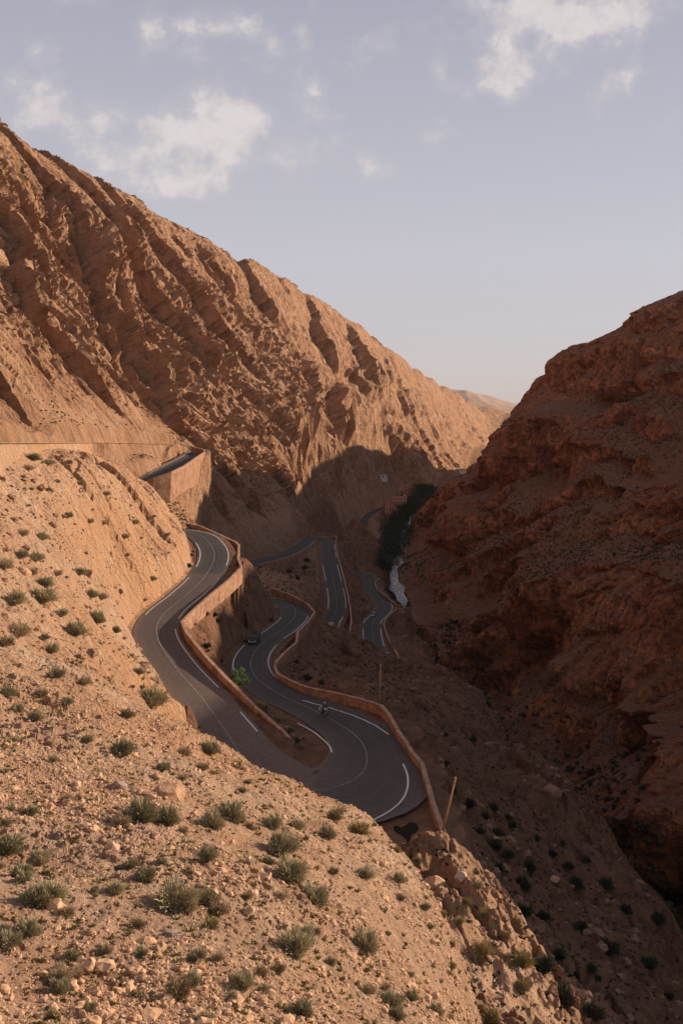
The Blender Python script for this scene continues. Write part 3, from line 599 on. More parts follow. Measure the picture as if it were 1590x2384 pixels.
def stripe(s0, s1, off, w, store=(mk_v, mk_f)):
    vv, ff = store; i0, i1 = np.searchsorted(S, s0), np.searchsorted(S, s1); i1 = min(i1, len(ROAD) - 1)
    for i in range(i0, i1 + 1):
        o_ = off(i) if callable(off) else off
        for k in (-w / 2, w / 2): vv.append((ROAD[i, 0] + NOR[i, 0] * (o_ + k), ROAD[i, 1] + NOR[i, 1] * (o_ + k), ROAD[i, 2] + .030))
        if i > i0: n_v = len(vv); ff.append((n_v - 4, n_v - 3, n_v - 1, n_v - 2))
L = lambda i: -HWL[i] + .55; Rr = lambda i: HWR[i] - .55
hpA = s_hp
def so(u, v, Z): return s_of(P3(u, v, Z))
def dash(a, b, side, w=.17):
    s0, s1 = so(*a), so(*b)
    if s0 > s1: s0, s1 = s1, s0
    stripe(s0, s1, L if side == 'L' else Rr, w)
def trace(pts, Z, w=.2):                        # an edge line that leaves the even offset (the wide hairpin)
    c = cat_rom([P3(u, v, Z) for u, v in pts], .8); t_ = np.gradient(c[:, :2], axis=0); t_ /= np.linalg.norm(t_, axis=1)[:, None]
    n_ = np.stack([t_[:, 1], -t_[:, 0]], 1)
    for i in range(len(c)):
        k_ = int(np.argmin((ROAD[:, 0] - c[i, 0]) ** 2 + (ROAD[:, 1] - c[i, 1]) ** 2 + 9 * (ROAD[:, 2] - Z) ** 2))
        for k in (-w / 2, w / 2): mk_v.append((c[i, 0] + n_[i, 0] * k, c[i, 1] + n_[i, 1] * k, ROAD[k_, 2] + .10))
        if i: q_ = len(mk_v); mk_f.append((q_ - 4, q_ - 3, q_ - 1, q_ - 2))
dash((449, 1232, -29.2), (538, 1313, -31.7), 'L'); dash((524, 1340, -32.6), (420, 1437, -35), 'L'); dash((404, 1464, -35.6), (505, 1603, -37.8), 'L'); dash((565, 1659, -39), (603, 1706, -40), 'L', .2)
dash((443, 1263, -30), (466, 1317, -32), 'R'); dash((447, 1344, -33), (343, 1433, -35.2), 'R')
trace([(632, 1648), (677, 1672), (723, 1702), (755, 1733), (769, 1752), (772, 1766)], -41.9, .22)
trace([(704, 1615), (770, 1640), (830, 1667), (875, 1694), (905, 1719)], -41.9, .22)
trace([(938, 1779), (948, 1805), (948, 1838), (935, 1866), (905, 1893), (862, 1915), (820, 1925)], -41.1, .22)
dash((658, 1435, -48), (607, 1483, -46), 'L'); dash((586, 1501, -45.6), (536, 1565, -44.4), 'L', .2)
dash((640, 1383, -50.8), (710, 1416, -49), 'R'); dash((714, 1431, -48.3), (673, 1487, -46.2), 'R'); dash((658, 1503, -45.8), (640, 1584, -44.2), 'R')
for a, b in (((752, 1315, -65), (760, 1352, -66.5)), ((762, 1369, -67), (764, 1416, -69))): dash(a, b, 'R', .22)
for a, b in (((774, 1267, -63.2), (778, 1300, -64.5)), ((783, 1315, -65.1), (793, 1352, -66.4)), ((795, 1369, -67.1), (805, 1416, -69)), ((803, 1435, -70), (789, 1468, -71.5))): dash(a, b, 'L', .22)
dash((865, 1430, -77.3), (847, 1452, -76.7), 'L', .2); dash((843, 1464, -76.2), (844, 1508, -75), 'L', .22)
dash((893, 1394, -79), (911, 1417, -77.8), 'R', .2); dash((911, 1417, -77.7), (885, 1453, -76.6), 'R', .2); dash((884, 1464, -76.2), (898, 1505, -75.1), 'R', .22); dash((902, 1518, -74.8), (883, 1540, -74.2), 'R', .22)
dash((370, 1104, -17), (420, 1078, -14.6), 'R', .2); dash((420, 1078, -14.6), (455, 1050, -12.5), 'R', .2); dash((0, 1033, -4.3), (380, 1036, -9.8), 'L', .2)
lines = np_mesh('road_markings', mk_v, mk_f, (M_LINE,)); tag(lines, kind='structure')
cv_, cf_ = [], []
stripe(0, S[-1] - 5, 0.0, .12, (cv_, cf_)); cl_ = np_mesh('centre_line', cv_, cf_, (M_LINE2,)); tag(cl_, kind='structure')

# ------------------------------------------------------------------ walls along the road
def resample(p, step):
    p = np.array(p, float); out = [p[0]]
    for a, b in zip(p[:-1], p[1:]):
        n = max(1, int(round(np.linalg.norm((b - a)[:2]) / step)))
        for k in range(1, n + 1): out.append(a + (b - a) * k / n)
    return np.array(out)
def wall(name, pts, label, skirt=3.0, side=1, thick=.42, cat='wall', step=1.2, batter=.0, cope=.12, inner=1.1, wm=None):
    """pts: top edge. side: +1 when the drop is on the right of the direction of the points"""
    c = resample(pts, step); n_ = len(c)
    t_ = np.gradient(c[:, :2], axis=0); t_ /= np.linalg.norm(t_, axis=1)[:, None] + 1e-9
    no = np.stack([t_[:, 1], -t_[:, 0]], 1) * side
    sk = np.interp(np.linspace(0, 1, n_), np.linspace(0, 1, len(skirt)), skirt) if isinstance(skirt, (list, tuple)) else np.full(n_, skirt)
    jz = fbm(c[:, 0], c[:, 1], c[:, 2], 3.0, 3, .6, 5) * .06; jx = fbm(c[:, 0] + 40, c[:, 1], c[:, 2], 4.0, 3, .6, 6) * .08
    def ring(prof, z_extra=0):
        vs = []
        for i in range(n_):
            for (o_, d_) in prof:
                dz = sk[i] if d_ == 'S' else (inner if d_ == 'I' else d_)
                oo = o_ + (batter * sk[i] if d_ == 'S' else 0) + jx[i]
                vs.append((c[i, 0] + no[i, 0] * oo, c[i, 1] + no[i, 1] * oo, c[i, 2] + jz[i] - dz))
        k = len(prof); fs = []
        for i in range(n_ - 1):
            for j in range(k): fs.append((i * k + j, i * k + (j + 1) % k, (i + 1) * k + (j + 1) % k, (i + 1) * k + j))
        fs.append(tuple(range(k))[:4]); fs.append(tuple((n_ - 1) * k + j for j in reversed(range(k)))[:4])
        return vs, fs
    v1, f1 = ring([(-thick / 2, cope), (thick / 2, cope), (thick / 2, 'S'), (-thick / 2, 'I')])
    w = np_mesh(name, v1, f1, (wm or M_WALL,)); tag(w, label, cat, 'roadside walls along the pass')
    v2, f2 = ring([(-thick / 2 - .05, 0), (thick / 2 + .05, 0), (thick / 2 + .05, cope - .003), (-thick / 2 - .05, cope - .003)])
    np_mesh('coping', v2, f2, (M_COPE,), parent=w)
    return w
def pw(rows): return [P3(u, v, Z) for (u, v, Z) in rows]
def chain(uv, zs):                              # image line with heights interpolated along it
    uv = np.array(uv, float); return [P3(u, v, z) for (u, v), z in zip(uv, zs)]
W1 = chain([(418, 1215), (466, 1223.5), (507, 1242), (549, 1261), (557, 1269), (555, 1300), (563, 1319), (532, 1350), (486.5, 1387), (445, 1424.6), (424, 1447), (437, 1474), (478, 1524), (528, 1578), (590, 1640), (631.6, 1677), (660.6, 1702), (679, 1727)],
           [-28, -28.5, -29.5, -30.3, -30.6, -31.3, -31.6, -32.3, -33.2, -34, -34.4, -34.8, -35.6, -36.8, -38, -38.9, -39.5, -40.4])
wall('parapet_wall', W1, 'long ochre parapet wall bent round the upper bends, ending low beside the hairpin', [2.5, 2.5, 3, 4, 3.5, 3.2, 3, 2.6, 2.6, 2.2, 1.2], -1)
W2 = chain([(631.6, 1368.6), (673, 1383), (714.5, 1404), (733, 1424.6), (714.5, 1449.5), (693, 1470), (689.6, 1495), (660.6, 1520), (643, 1540), (640, 1552), (647, 1568), (673, 1582), (714.5, 1598.6), (776.7, 1611), (839, 1625.6), (888.6, 1642), (905, 1661), (926, 1698), (959, 1749), (982, 1775.5), (993.7, 1817.6), (1009, 1871), (1028, 1925), (1043.5, 1959)],
           [-50, -49.2, -48, -47, -46, -45.2, -44.5, -44, -43.6, -43.4, -43.1, -42.7, -42.2, -41.6, -41.1, -40.8, -40.6, -40.4, -40.3, -40.2, -40.2, -40.2, -40.2, -40.4])
wall('parapet_wall', W2, 'long reddish parapet wall curving from the middle bend round the outside of the big hairpin', [3, 3, 4, 5, 6, 5, 3, 3, 3, 3, 3, 2.5, 2], 1)
W3 = chain([(683, 1238), (731, 1240), (760, 1241), (783, 1246), (781, 1279.5), (793, 1317), (803.6, 1358), (810, 1387), (816, 1416), (818, 1449.5), (810, 1487)], [-60.5, -61.3, -61.8, -62.2, -63.3, -64.5, -66, -67, -68, -69.4, -71])
wall('parapet_wall', W3, 'thin pinkish parapet wall right of the straight middle road, boxed square at its far end', 2.5, -1)
W3b = chain([(600, 1315), (607, 1313), (656.5, 1302), (698, 1286), (723, 1269), (731, 1257)], [-57.2, -57.4, -58.4, -59.5, -60.4, -61.2])
wall('retaining_wall', W3b, 'brown retaining wall under the short road coming from the left to the far hairpin', [5, 6, 6, 5, 2.5], 1, cat='wall')
W4 = chain([(885, 1346), (872.5, 1355), (877.6, 1371.4), (898, 1387), (921, 1406), (942.6, 1410), (941, 1416), (923.5, 1417), (903, 1432.7), (893, 1450.5), (900.5, 1478.6), (913, 1504), (926, 1524.5), (928.6, 1540)], [-79.7, -79.4, -78.6, -77.9, -77, -76.8, -76.7, -76.6, -76, -75.3, -74.6, -73.9, -73.5, -73.3])
wall('parapet_wall', W4[::-1], 'thin parapet wall of the lowest road, jutting to a point above the river', 2.5, 1)
wall('parapet_wall', chain([(903, 1553), (928, 1544), (946, 1549)], [-72.9, -73.1, -73.3]), 'short stub of pale wall across the end of the lowest bend', 1.8, 1)
WA = chain([(340, 1118), (358, 1112), (398, 1099), (431, 1082.6), (465, 1059), (476, 1052), (477, 1047.5), (464, 1043.2), (446, 1038.5)], [-17.2, -16.4, -15, -13.7, -12.2, -11.8, -11.4, -11, -10.3])
wall('retaining_wall', WA[::-1], 'tall curved retaining wall holding up the highest bend above the slab', [3, 5, 8, 9, 9, 8, 8, 9], 1)
i0, i1 = np.searchsorted(S, 8), np.searchsorted(S, so(385, 1035, -9.9))
wu = [tuple(ROAD[i] + np.array([NOR[i, 0] * -4.1, NOR[i, 1] * -4.1, .14])) for i in range(i0, i1, 6)]
wall('retaining_wall', wu, 'long pale sunlit retaining wall along the highest road at far left', [4, 5, 5, 6, 8, 8.5, 8], -1, batter=.46, thick=.9, wm=M_PWALL)

# ------------------------------------------------------------------ far hill, wide ground, river
def far_hill():
    cr = np.array([(960, 955), (1000, 925), (1040, 906), (1075, 906), (1100, 911), (1130, 919), (1165, 930), (1195, 940), (1240, 955), (1300, 975)], float)
    us = np.linspace(900, 1320, 120); rows = np.linspace(0, 1, 30); vs = []
    for r_ in rows:
        for u in us:
            v = np.interp(u, cr[:, 0], cr[:, 1]); Y = 6200 + 1800 * r_; hz = (V0 - v) / FPX * 7200 + 140
            f = math.sin(min(r_ / .6, 1) * math.pi / 2) if r_ < .6 else math.cos((r_ - .6) / .4 * math.pi / 2)
            X = (u - U0) / FPX * 7200
            vs.append((X, Y, -140 + hz * f))
    vs = np.array(vs); vs[:, 2] += fbm(vs[:, 0], vs[:, 1], vs[:, 2], 500, 5, .55, 130) * 60 * (vs[:, 2] + 140) / 300
    a = np.arange(120 * 30).reshape(30, 120); f = np.stack([a[:-1, :-1], a[:-1, 1:], a[1:, 1:], a[1:, :-1]], -1).reshape(-1, 4)
    tag(np_mesh('far_hill', vs, f, (mat('far_rock', (.34, .21, .14), (.44, .29, .20), .95, .004, 12),)), kind='structure')
far_hill()
gv = [(-4000, -1500, -150), (6000, -1500, -150), (6000, 9000, -150), (-4000, 9000, -150)]
tag(np_mesh('ground', gv, [(0, 1, 2, 3)], (mat('plain_earth', (.30, .18, .12), None, .95, .01),)), kind='structure')
def mat_river():
    m = bpy.data.materials.new('river_water'); m.use_nodes = True; t = m.node_tree; b = t.nodes['Principled BSDF']
    tc = N(t, 'ShaderNodeTexCoord'); mp = N(t, 'ShaderNodeMapping'); mp.inputs['Scale'].default_value = (.8, .18, 1); t.links.new(tc.outputs['Object'], mp.inputs[0])
    n = N(t, 'ShaderNodeTexNoise'); n.inputs['Scale'].default_value = .9; n.inputs['Detail'].default_value = 8; n.inputs['Roughness'].default_value = .7; t.links.new(mp.outputs[0], n.inputs['Vector'])
    f = ramp(t, n.outputs[0], [(.47, 0.), (.60, 1.)])
    sp = N(t, 'ShaderNodeSeparateXYZ'); t.links.new(tc.outputs['Object'], sp.inputs[0])
    f = math_node(t, 'MULTIPLY', f, ramp(t, math_node(t, 'DIVIDE', sp.outputs[1], 1000), [(.50, 0.), (.56, 1.), (.70, 1.), (.76, 0.)]))
    t.links.new(mix_col(t, f, (.02, .02, .018), (.50, .51, .55)), b.inputs['Base Color']); b.inputs['Roughness'].default_value = .35
    return m
def river():
    c = cat_rom(RIV, 4.0); c = c[(c[:, 1] > 500) & (c[:, 1] < 1250)]
    t_ = np.gradient(c[:, :2], axis=0); t_ /= np.linalg.norm(t_, axis=1)[:, None]; n_ = np.stack([t_[:, 1], -t_[:, 0]], 1); vs = []; k = 7
    for i in range(len(c)):
        wd = (4.2 + 1.6 * math.sin(c[i, 1] / 17) + math.sin(c[i, 1] / 7.3)) * (1 if 520 < c[i, 1] < 800 else .45) * .72
        for j in range(k): o_ = (j / (k - 1) * 2 - 1) * wd; vs.append((c[i, 0] + n_[i, 0] * o_, c[i, 1] + n_[i, 1] * o_, c[i, 2] + 1.3))
    a = np.arange(len(c) * k).reshape(-1, k); f = np.stack([a[:-1, :-1], a[:-1, 1:], a[1:, 1:], a[1:, :-1]], -1).reshape(-1, 4)
    tag(np_mesh('river', vs, f, (mat_river(),), True), kind='structure')
river()

# ------------------------------------------------------------------ loose stones lying on the slopes
rng = np.random.default_rng(5)
def ico():
    bm = bmesh.new(); bmesh.ops.create_icosphere(bm, subdivisions=1, radius=1); v = np.array([p.co[:] for p in bm.verts]); f = np.array([[q.index for q in p.verts] for p in bm.faces]); bm.free(); return v, f
IV, IF = ico()
def rots(n):
    q_ = rng.normal(size=(n, 4)); q_ /= np.linalg.norm(q_, axis=1)[:, None]; w, x_, y_, z_ = q_.T
    return np.stack([1 - 2 * (y_ * y_ + z_ * z_), 2 * (x_ * y_ - z_ * w), 2 * (x_ * z_ + y_ * w), 2 * (x_ * y_ + z_ * w), 1 - 2 * (x_ * x_ + z_ * z_), 2 * (y_ * z_ - x_ * w), 2 * (x_ * z_ - y_ * w), 2 * (y_ * z_ + x_ * w), 1 - 2 * (x_ * x_ + y_ * y_)], -1).reshape(n, 3, 3)
def ico2():
    bm = bmesh.new(); bmesh.ops.create_icosphere(bm, subdivisions=2, radius=1); v = np.array([p.co[:] for p in bm.verts]); f = np.array([[q.index for q in p.verts] for p in bm.faces]); bm.free(); return v, f
IV2, IF2 = ico2()
def stone_set(pos, size, IV, IF):
    n = len(pos); jit = 1 + .28 * rng.uniform(-1, 1, (n, len(IV), 1)); sc_3 = rng.uniform(.55, 1.15, (n, 1, 3))
    v = IV[None] * jit * sc_3 * size[:, None, None]; v = np.einsum('nij,nkj->nki', rots(n), v); v[..., 2] *= .75; v += pos[:, None, :]
    f = IF[None] + (np.arange(n) * len(IV))[:, None, None]
    return v.reshape(-1, 3), f.reshape(-1, 3)
def stones(name, pos, size, m, cut=.055):
    b_ = size > cut; v1, f1 = stone_set(pos[~b_], size[~b_], IV, IF); v2, f2 = stone_set(pos[b_], size[b_], IV2, IF2)
    return tag(np_mesh(name, np.vstack([v1, v2]), np.vstack([f1, f2 + len(v1)]), (m,)), kind='stuff')
def pick(mask, n, wgt=None):
    k_ = np.flatnonzero(mask.ravel()); p_ = None
    if wgt is not None: p_ = wgt.ravel()[k_]; p_ = p_ / p_.sum()
    c = rng.choice(k_, n, p=p_); return np.stack([VX.ravel()[c], VY.ravel()[c], VZ.ravel()[c]], 1), GR.ravel()[c]
AZ = np.abs(GX / np.maximum(GY, .1)) < .40
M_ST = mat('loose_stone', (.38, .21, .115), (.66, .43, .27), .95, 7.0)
M_ST2 = mat('shade_toned_stone', (.17, .09, .055), (.34, .195, .125), .95, 3.0)  # darker copy of the loose stone, the slope's shade put into its colour
pt_ = fbm(x, y, z, 9, 3, .6, 140)
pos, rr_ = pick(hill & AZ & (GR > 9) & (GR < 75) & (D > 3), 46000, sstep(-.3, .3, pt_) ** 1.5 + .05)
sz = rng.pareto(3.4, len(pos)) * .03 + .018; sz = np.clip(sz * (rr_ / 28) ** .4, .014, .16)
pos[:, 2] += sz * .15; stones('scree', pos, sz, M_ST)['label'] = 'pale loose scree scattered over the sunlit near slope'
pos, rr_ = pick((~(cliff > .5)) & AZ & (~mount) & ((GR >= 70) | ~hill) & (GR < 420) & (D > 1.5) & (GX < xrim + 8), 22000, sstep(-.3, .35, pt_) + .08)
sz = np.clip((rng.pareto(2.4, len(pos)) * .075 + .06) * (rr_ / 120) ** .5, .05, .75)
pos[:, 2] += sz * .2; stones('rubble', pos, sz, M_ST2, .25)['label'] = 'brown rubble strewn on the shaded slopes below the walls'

# ------------------------------------------------------------------ shrubs
def mat_leaf(name, a_, b_, c_=None, sc=3.5):
    m = bpy.data.materials.new(name); m.use_nodes = True; t = m.node_tree; b = t.nodes['Principled BSDF']; b.inputs['Roughness'].default_value = .75; b.inputs['Specular IOR Level'].default_value = .2
    oi = N(t, 'ShaderNodeObjectInfo'); tc = N(t, 'ShaderNodeTexCoord'); n = N(t, 'ShaderNodeTexNoise'); n.inputs['Scale'].default_value = sc; t.links.new(tc.outputs['Object'], n.inputs['Vector'])
    f = math_node(t, 'ADD', math_node(t, 'MULTIPLY', oi.outputs['Random'], .55), math_node(t, 'MULTIPLY', n.outputs[0], .6))
    t.links.new(ramp(t, f, [(.15, a_), (.55, b_), (.95, c_ or b_)]), b.inputs['Base Color']); return m
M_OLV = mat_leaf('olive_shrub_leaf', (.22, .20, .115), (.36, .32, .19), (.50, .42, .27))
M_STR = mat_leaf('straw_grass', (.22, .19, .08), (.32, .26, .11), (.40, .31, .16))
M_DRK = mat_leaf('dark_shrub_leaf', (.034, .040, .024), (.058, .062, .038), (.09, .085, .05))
M_DRYB = mat_leaf('dry_shrub_twig', (.24, .17, .10), (.36, .27, .16), (.48, .38, .24))
M_TWG = mat('twig', (.16, .10, .06), (.24, .16, .10), .9)
def blades(n, R_, H, w, seed, up=.55, droop=.12, segs=2):
    r_ = np.random.default_rng(seed); v, f = [], []
    for i in range(n):
        a_ = r_.uniform(0, 2 * math.pi); el_ = math.asin(min(.999, up * .3 + (1 - up * .3) * r_.random() ** .7)); ln = r_.uniform(.55, 1.08)
        lump = .82 + .25 * math.sin(a_ * 3 + seed) * math.sin(el_ * 4 + seed)
        d_ = np.array([math.cos(a_) * math.cos(el_) * R_, math.sin(a_) * math.cos(el_) * R_, math.sin(el_) * H]) * ln * lump
        s0 = r_.uniform(.25, .78); b0 = d_ * s0 + np.array([math.cos(a_), math.sin(a_), 0]) * .05 * R_; e_ = d_ * 1.0 + r_.normal(size=3) * .06 * R_; e_[2] = max(e_[2], .01)
        side = np.cross(e_ - b0, r_.normal(size=3)); side /= np.linalg.norm(side) + 1e-6; side *= w * r_.uniform(.6, 1.5)
        mid = (b0 + e_) / 2 + np.array([0, 0, droop * H * .4]); k = len(v)
        v += [b0 - side * .4, b0 + side * .4, mid - side, mid + side, e_]; f += [(k, k + 1, k + 3), (k, k + 3, k + 2), (k + 2, k + 3, k + 4)]
    return np.array(v), np.array(f)
def shrub_mesh(kind, seed):
    nm, (n, H, w, m) = kind, {'olive': (2300, .92, .015, M_OLV), 'straw': (1100, .95, .014, M_STR), 'dark': (1500, .90, .024, M_DRK), 'dry': (1300, .85, .011, M_DRYB)}[kind]
    return blades(n, 1.0, H, w, seed), m
PROTO = {}
for kind in ('olive', 'straw', 'dark', 'dry'):
    for sd in range(4):
        (v, f), m = shrub_mesh(kind, sd * 7 + 1)
        me_o = np_mesh('foliage', v, f, (m,)); me = me_o.data; bpy.data.objects.remove(me_o)
        (v2, f2) = blades(45, .8, .6, .016, sd + 50); tw_o = np_mesh('stems', v2, f2, (M_TWG,)); tw = tw_o.data; bpy.data.objects.remove(tw_o)
        PROTO[(kind, sd)] = (me, tw)
NSH = {}
def shrub(kind, p_, r_, label, group, cat='shrub'):
    sd = random.randrange(4); me, tw = PROTO[(kind, sd)]
    nm = {'olive': 'shrub', 'straw': 'grass_tussock', 'dark': 'shrub', 'dry': 'dry_shrub'}[kind]
    e_ = empty(nm, (p_[0], p_[1], p_[2] - r_ * .06), random.uniform(0, 6.28)); e_.scale = (r_, r_, r_ * random.uniform(.95, 1.25))
    fo = bpy.data.objects.new('foliage', me); C.objects.link(fo); fo.parent = e_
    if r_ * FPX / max(p_[1], 1) > 14: st_ = bpy.data.objects.new('stems', tw); C.objects.link(st_); st_.parent = e_
    tag(e_, label, cat, group); return e_
SPOTS = []                                      # (u, v, radius px, kind, own label)
def z5(x_, y_, r_, k='olive', lab=None): SPOTS.append((x_ * .5102, 1700 + y_ * .5102, r_ * .9, k, lab))
def z4(x_, y_, r_, k='olive', lab=None): SPOTS.append((x_ * .3316, 950 + y_ * .3316, r_, k, lab))
def zd(x_, y_, r_, k='olive', lab=None): SPOTS.append((x_ * 1.014, y_ * 1.014, r_, k, lab))
def z6(x_, y_, r_, k='olive', lab=None): SPOTS.append((800 + x_ * .5038, 1700 + y_ * .5038, r_ * .9, k, lab))
for a_ in [(560, 85, 36), (400, 40, 18), (840, 100, 24), (955, 85, 24), (745, 165, 22), (830, 215, 16), (835, 455, 18), (965, 420, 33), (1135, 235, 12), (1105, 272, 12), (945, 560, 30), (1245, 420, 26), (1355, 435, 22), (1490, 470, 22),
           (1280, 755, 18), (530, 725, 27), (590, 615, 20), (665, 660, 26), (735, 600, 14), (950, 760, 28), (1010, 815, 26), (1125, 755, 18), (10, 965, 20), (905, 1030, 24), (875, 1135, 28), (1270, 1085, 22), (1505, 1055, 14), (1210, 1195, 12), (1085, 1228, 14), (265, 1092, 14), (475, 1010, 12), (235, 1305, 14), (1520, 645, 14), (640, 1025, 12), (930, 1320, 30)]: z5(*a_)
z5(640, 370, 56, 'olive', 'largest olive shrub, beside the pale orange boulder'); z5(765, 400, 32, 'olive', 'olive shrub tucked between the largest shrub and the orange boulder'); z5(1045, 370, 36, 'olive', 'dark round olive shrub just right of the orange boulder')
z5(1285, 520, 42, 'olive', 'broad olive shrub near the crest above the big hairpin'); z5(1325, 650, 40, 'olive', 'upper of two touching olive shrubs below the broad crest shrub'); z5(1430, 755, 38, 'olive', 'lower of two touching olive shrubs below the broad crest shrub')
z5(800, 760, 60, 'olive', 'big spreading olive shrub in the middle of the bare near slope'); z5(165, 765, 36, 'olive', 'left one of a joined pair of olive shrubs near the left edge'); z5(240, 760, 36, 'olive', 'right one of a joined pair of olive shrubs near the left edge')
z5(40, 520, 38, 'olive', 'olive shrub cut by the left picture edge above the joined pair'); z5(115, 905, 34, 'olive', 'round dark shrub below the joined pair at far left'); z5(1345, 975, 44, 'olive', 'round olive shrub alone on the bare slope right of centre'); z5(1525, 392, 20, 'straw', 'straw grass tuft on the crest above the hairpin'); z5(960, 890, 22, 'straw', 'thin straw tuft below the big spreading shrub')
for a_ in [(240, 345, 14), (340, 380, 12), (200, 420, 12), (405, 515, 7), (560, 525, 9), (635, 790, 13), (480, 750, 12), (160, 875, 18), (300, 905, 12), (160, 1025, 17), (260, 1050, 14), (40, 1095, 22), (400, 1155, 15), (220, 1150, 14), (560, 1150, 16), (330, 1230, 16), (640, 1310, 16), (720, 1320, 14), (110, 1345, 25), (300, 1315, 28), (440, 1440, 15), (680, 1480, 18), (530, 1555, 22), (130, 1565, 25), (810, 1560, 14), (320, 1605, 12), (40, 1640, 20), (880, 900, 10), (945, 800, 10), (760, 600, 10), (730, 805, 9), (1080, 1195, 9), (1020, 1345, 7)]: z4(*a_)
for a_ in [(20, 1590, 18), (95, 1590, 20), (155, 1610, 15), (195, 1562, 22), (350, 1605, 28), (320, 1540, 15), (130, 1545, 20), (290, 1640, 22), (45, 1445, 20), (120, 1490, 17), (85, 1645, 20), (200, 1698, 12), (40, 1628, 16), (480, 1712, 14), (175, 1450, 15), (95, 1365, 18)]: zd(*a_)
for a_ in [(100, 660, 24), (280, 692, 8), (310, 1228, 22), (245, 1315, 22), (530, 735, 12), (620, 715, 16), (380, 815, 12)]: z6(*a_)
z6(100, 985, 38, 'olive', 'tall olive shrub near the lip of the near slope, low right of centre')
for a_ in [(245, 555, 12), (490, 1340, 20), (680, 1340, 24), (640, 1005, 26), (640, 845, 16), (530, 880, 16), (455, 848, 12), (745, 950, 14), (500, 1090, 14), (400, 905, 14), (570, 790, 14), (500, 990, 12), (690, 960, 12), (800, 880, 14)]: z6(*a_, 'straw')
z6(75, 460, 24, 'straw', 'pale straw tussock standing on the crest against the asphalt'); z6(820, 1060, 34, 'straw', 'largest yellow green tussock on the sandy lap below the crest'); z6(820, 1185, 26, 'straw', 'yellow tussock half in sun at the shadow line, below the largest tussock'); z6(340, 605, 14, 'olive', 'fresh green shrub at the edge of the dirt pad by the wall end')
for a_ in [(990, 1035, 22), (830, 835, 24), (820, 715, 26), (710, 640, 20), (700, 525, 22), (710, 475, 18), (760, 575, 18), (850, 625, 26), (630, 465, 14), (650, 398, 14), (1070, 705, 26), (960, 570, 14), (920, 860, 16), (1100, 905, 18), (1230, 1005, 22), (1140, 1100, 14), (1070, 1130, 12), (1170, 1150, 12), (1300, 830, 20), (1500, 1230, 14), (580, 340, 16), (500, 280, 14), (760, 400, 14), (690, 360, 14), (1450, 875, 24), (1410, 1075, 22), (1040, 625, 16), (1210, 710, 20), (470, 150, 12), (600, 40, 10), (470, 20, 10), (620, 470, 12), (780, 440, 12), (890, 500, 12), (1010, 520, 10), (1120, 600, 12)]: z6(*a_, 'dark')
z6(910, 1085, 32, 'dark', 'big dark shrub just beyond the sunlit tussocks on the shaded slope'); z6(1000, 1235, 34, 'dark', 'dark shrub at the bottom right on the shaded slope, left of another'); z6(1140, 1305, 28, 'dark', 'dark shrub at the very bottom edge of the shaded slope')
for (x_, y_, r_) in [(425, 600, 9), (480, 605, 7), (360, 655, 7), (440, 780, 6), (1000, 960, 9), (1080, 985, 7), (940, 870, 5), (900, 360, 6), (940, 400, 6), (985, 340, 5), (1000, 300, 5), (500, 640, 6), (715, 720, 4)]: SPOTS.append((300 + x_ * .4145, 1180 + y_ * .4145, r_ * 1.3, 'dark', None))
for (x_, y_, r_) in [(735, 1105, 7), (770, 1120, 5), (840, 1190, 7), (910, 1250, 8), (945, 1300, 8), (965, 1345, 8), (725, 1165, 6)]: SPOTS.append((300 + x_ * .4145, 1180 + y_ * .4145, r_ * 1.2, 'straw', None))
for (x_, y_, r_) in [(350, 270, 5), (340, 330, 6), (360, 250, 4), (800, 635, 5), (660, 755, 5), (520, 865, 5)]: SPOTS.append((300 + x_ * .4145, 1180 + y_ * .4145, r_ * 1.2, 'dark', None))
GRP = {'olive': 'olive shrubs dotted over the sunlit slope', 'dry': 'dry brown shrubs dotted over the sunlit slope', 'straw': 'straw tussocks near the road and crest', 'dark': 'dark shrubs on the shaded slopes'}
def where(u, v, p_):
    sunny = p_[0] < np.interp(p_[1], [0, 27, 45, 70, 110, 172, 215, 250], [12, 5, 3, -5, -18, -34, -33, -44])
    if sunny:
        row = 'on the pale slab' if v < 1290 else 'below the slab' if v < 1470 else 'left of the upper bend' if v < 1650 else 'on the rubble halfway down' if v < 1830 else 'on the rubble left of the hairpin' if v < 2000 else 'low on the bare earth' if v < 2190 else 'near the bottom of the bare earth'
        k_ = u - np.interp(v, [1050, 1450, 1650, 1775, 1917, 2050, 2384], [250, 320, 450, 568, 862, 990, 1115])
        return row + (' by the crest' if k_ > -110 else ' at the left edge' if u < 110 else ' toward the left' if u < 330 else ' in the middle' if u < 620 else ' toward the crest')
    if u < 560: return 'at the foot of the rock beside the upper bend' if v < 1400 else 'under the outer wall of the upper bend'
    if v < 1420: return 'on the bank below the short road'
    if u < 830 and v < 1650: return 'in the hollow inside the middle wall'
    if v < 1800 and u < 830: return 'on the gravel island by the end of the upper wall'
    return ('just below the wall' if v < 1880 else 'on the slope past the wall end' if v < 2060 else 'on the lower shaded slope' if v < 2220 else 'at the bottom of the shaded slope') + (' near the gorge rim' if u > 1330 else ' further right' if u > 1180 else ' close to the crest')
def lab_for(kind, u, v, p_, r_):
    px = r_ * FPX / p_[1]; size = 'tiny' if px < 13 else 'small' if px < 20 else 'medium' if px < 24 else 'fairly large' if px < 36 else 'large'
    return size + {'olive': ' olive shrub ', 'dry': ' dry brown shrub ', 'straw': ' straw tussock ', 'dark': ' dark shrub '}[kind] + where(u, v, p_), GRP[kind]
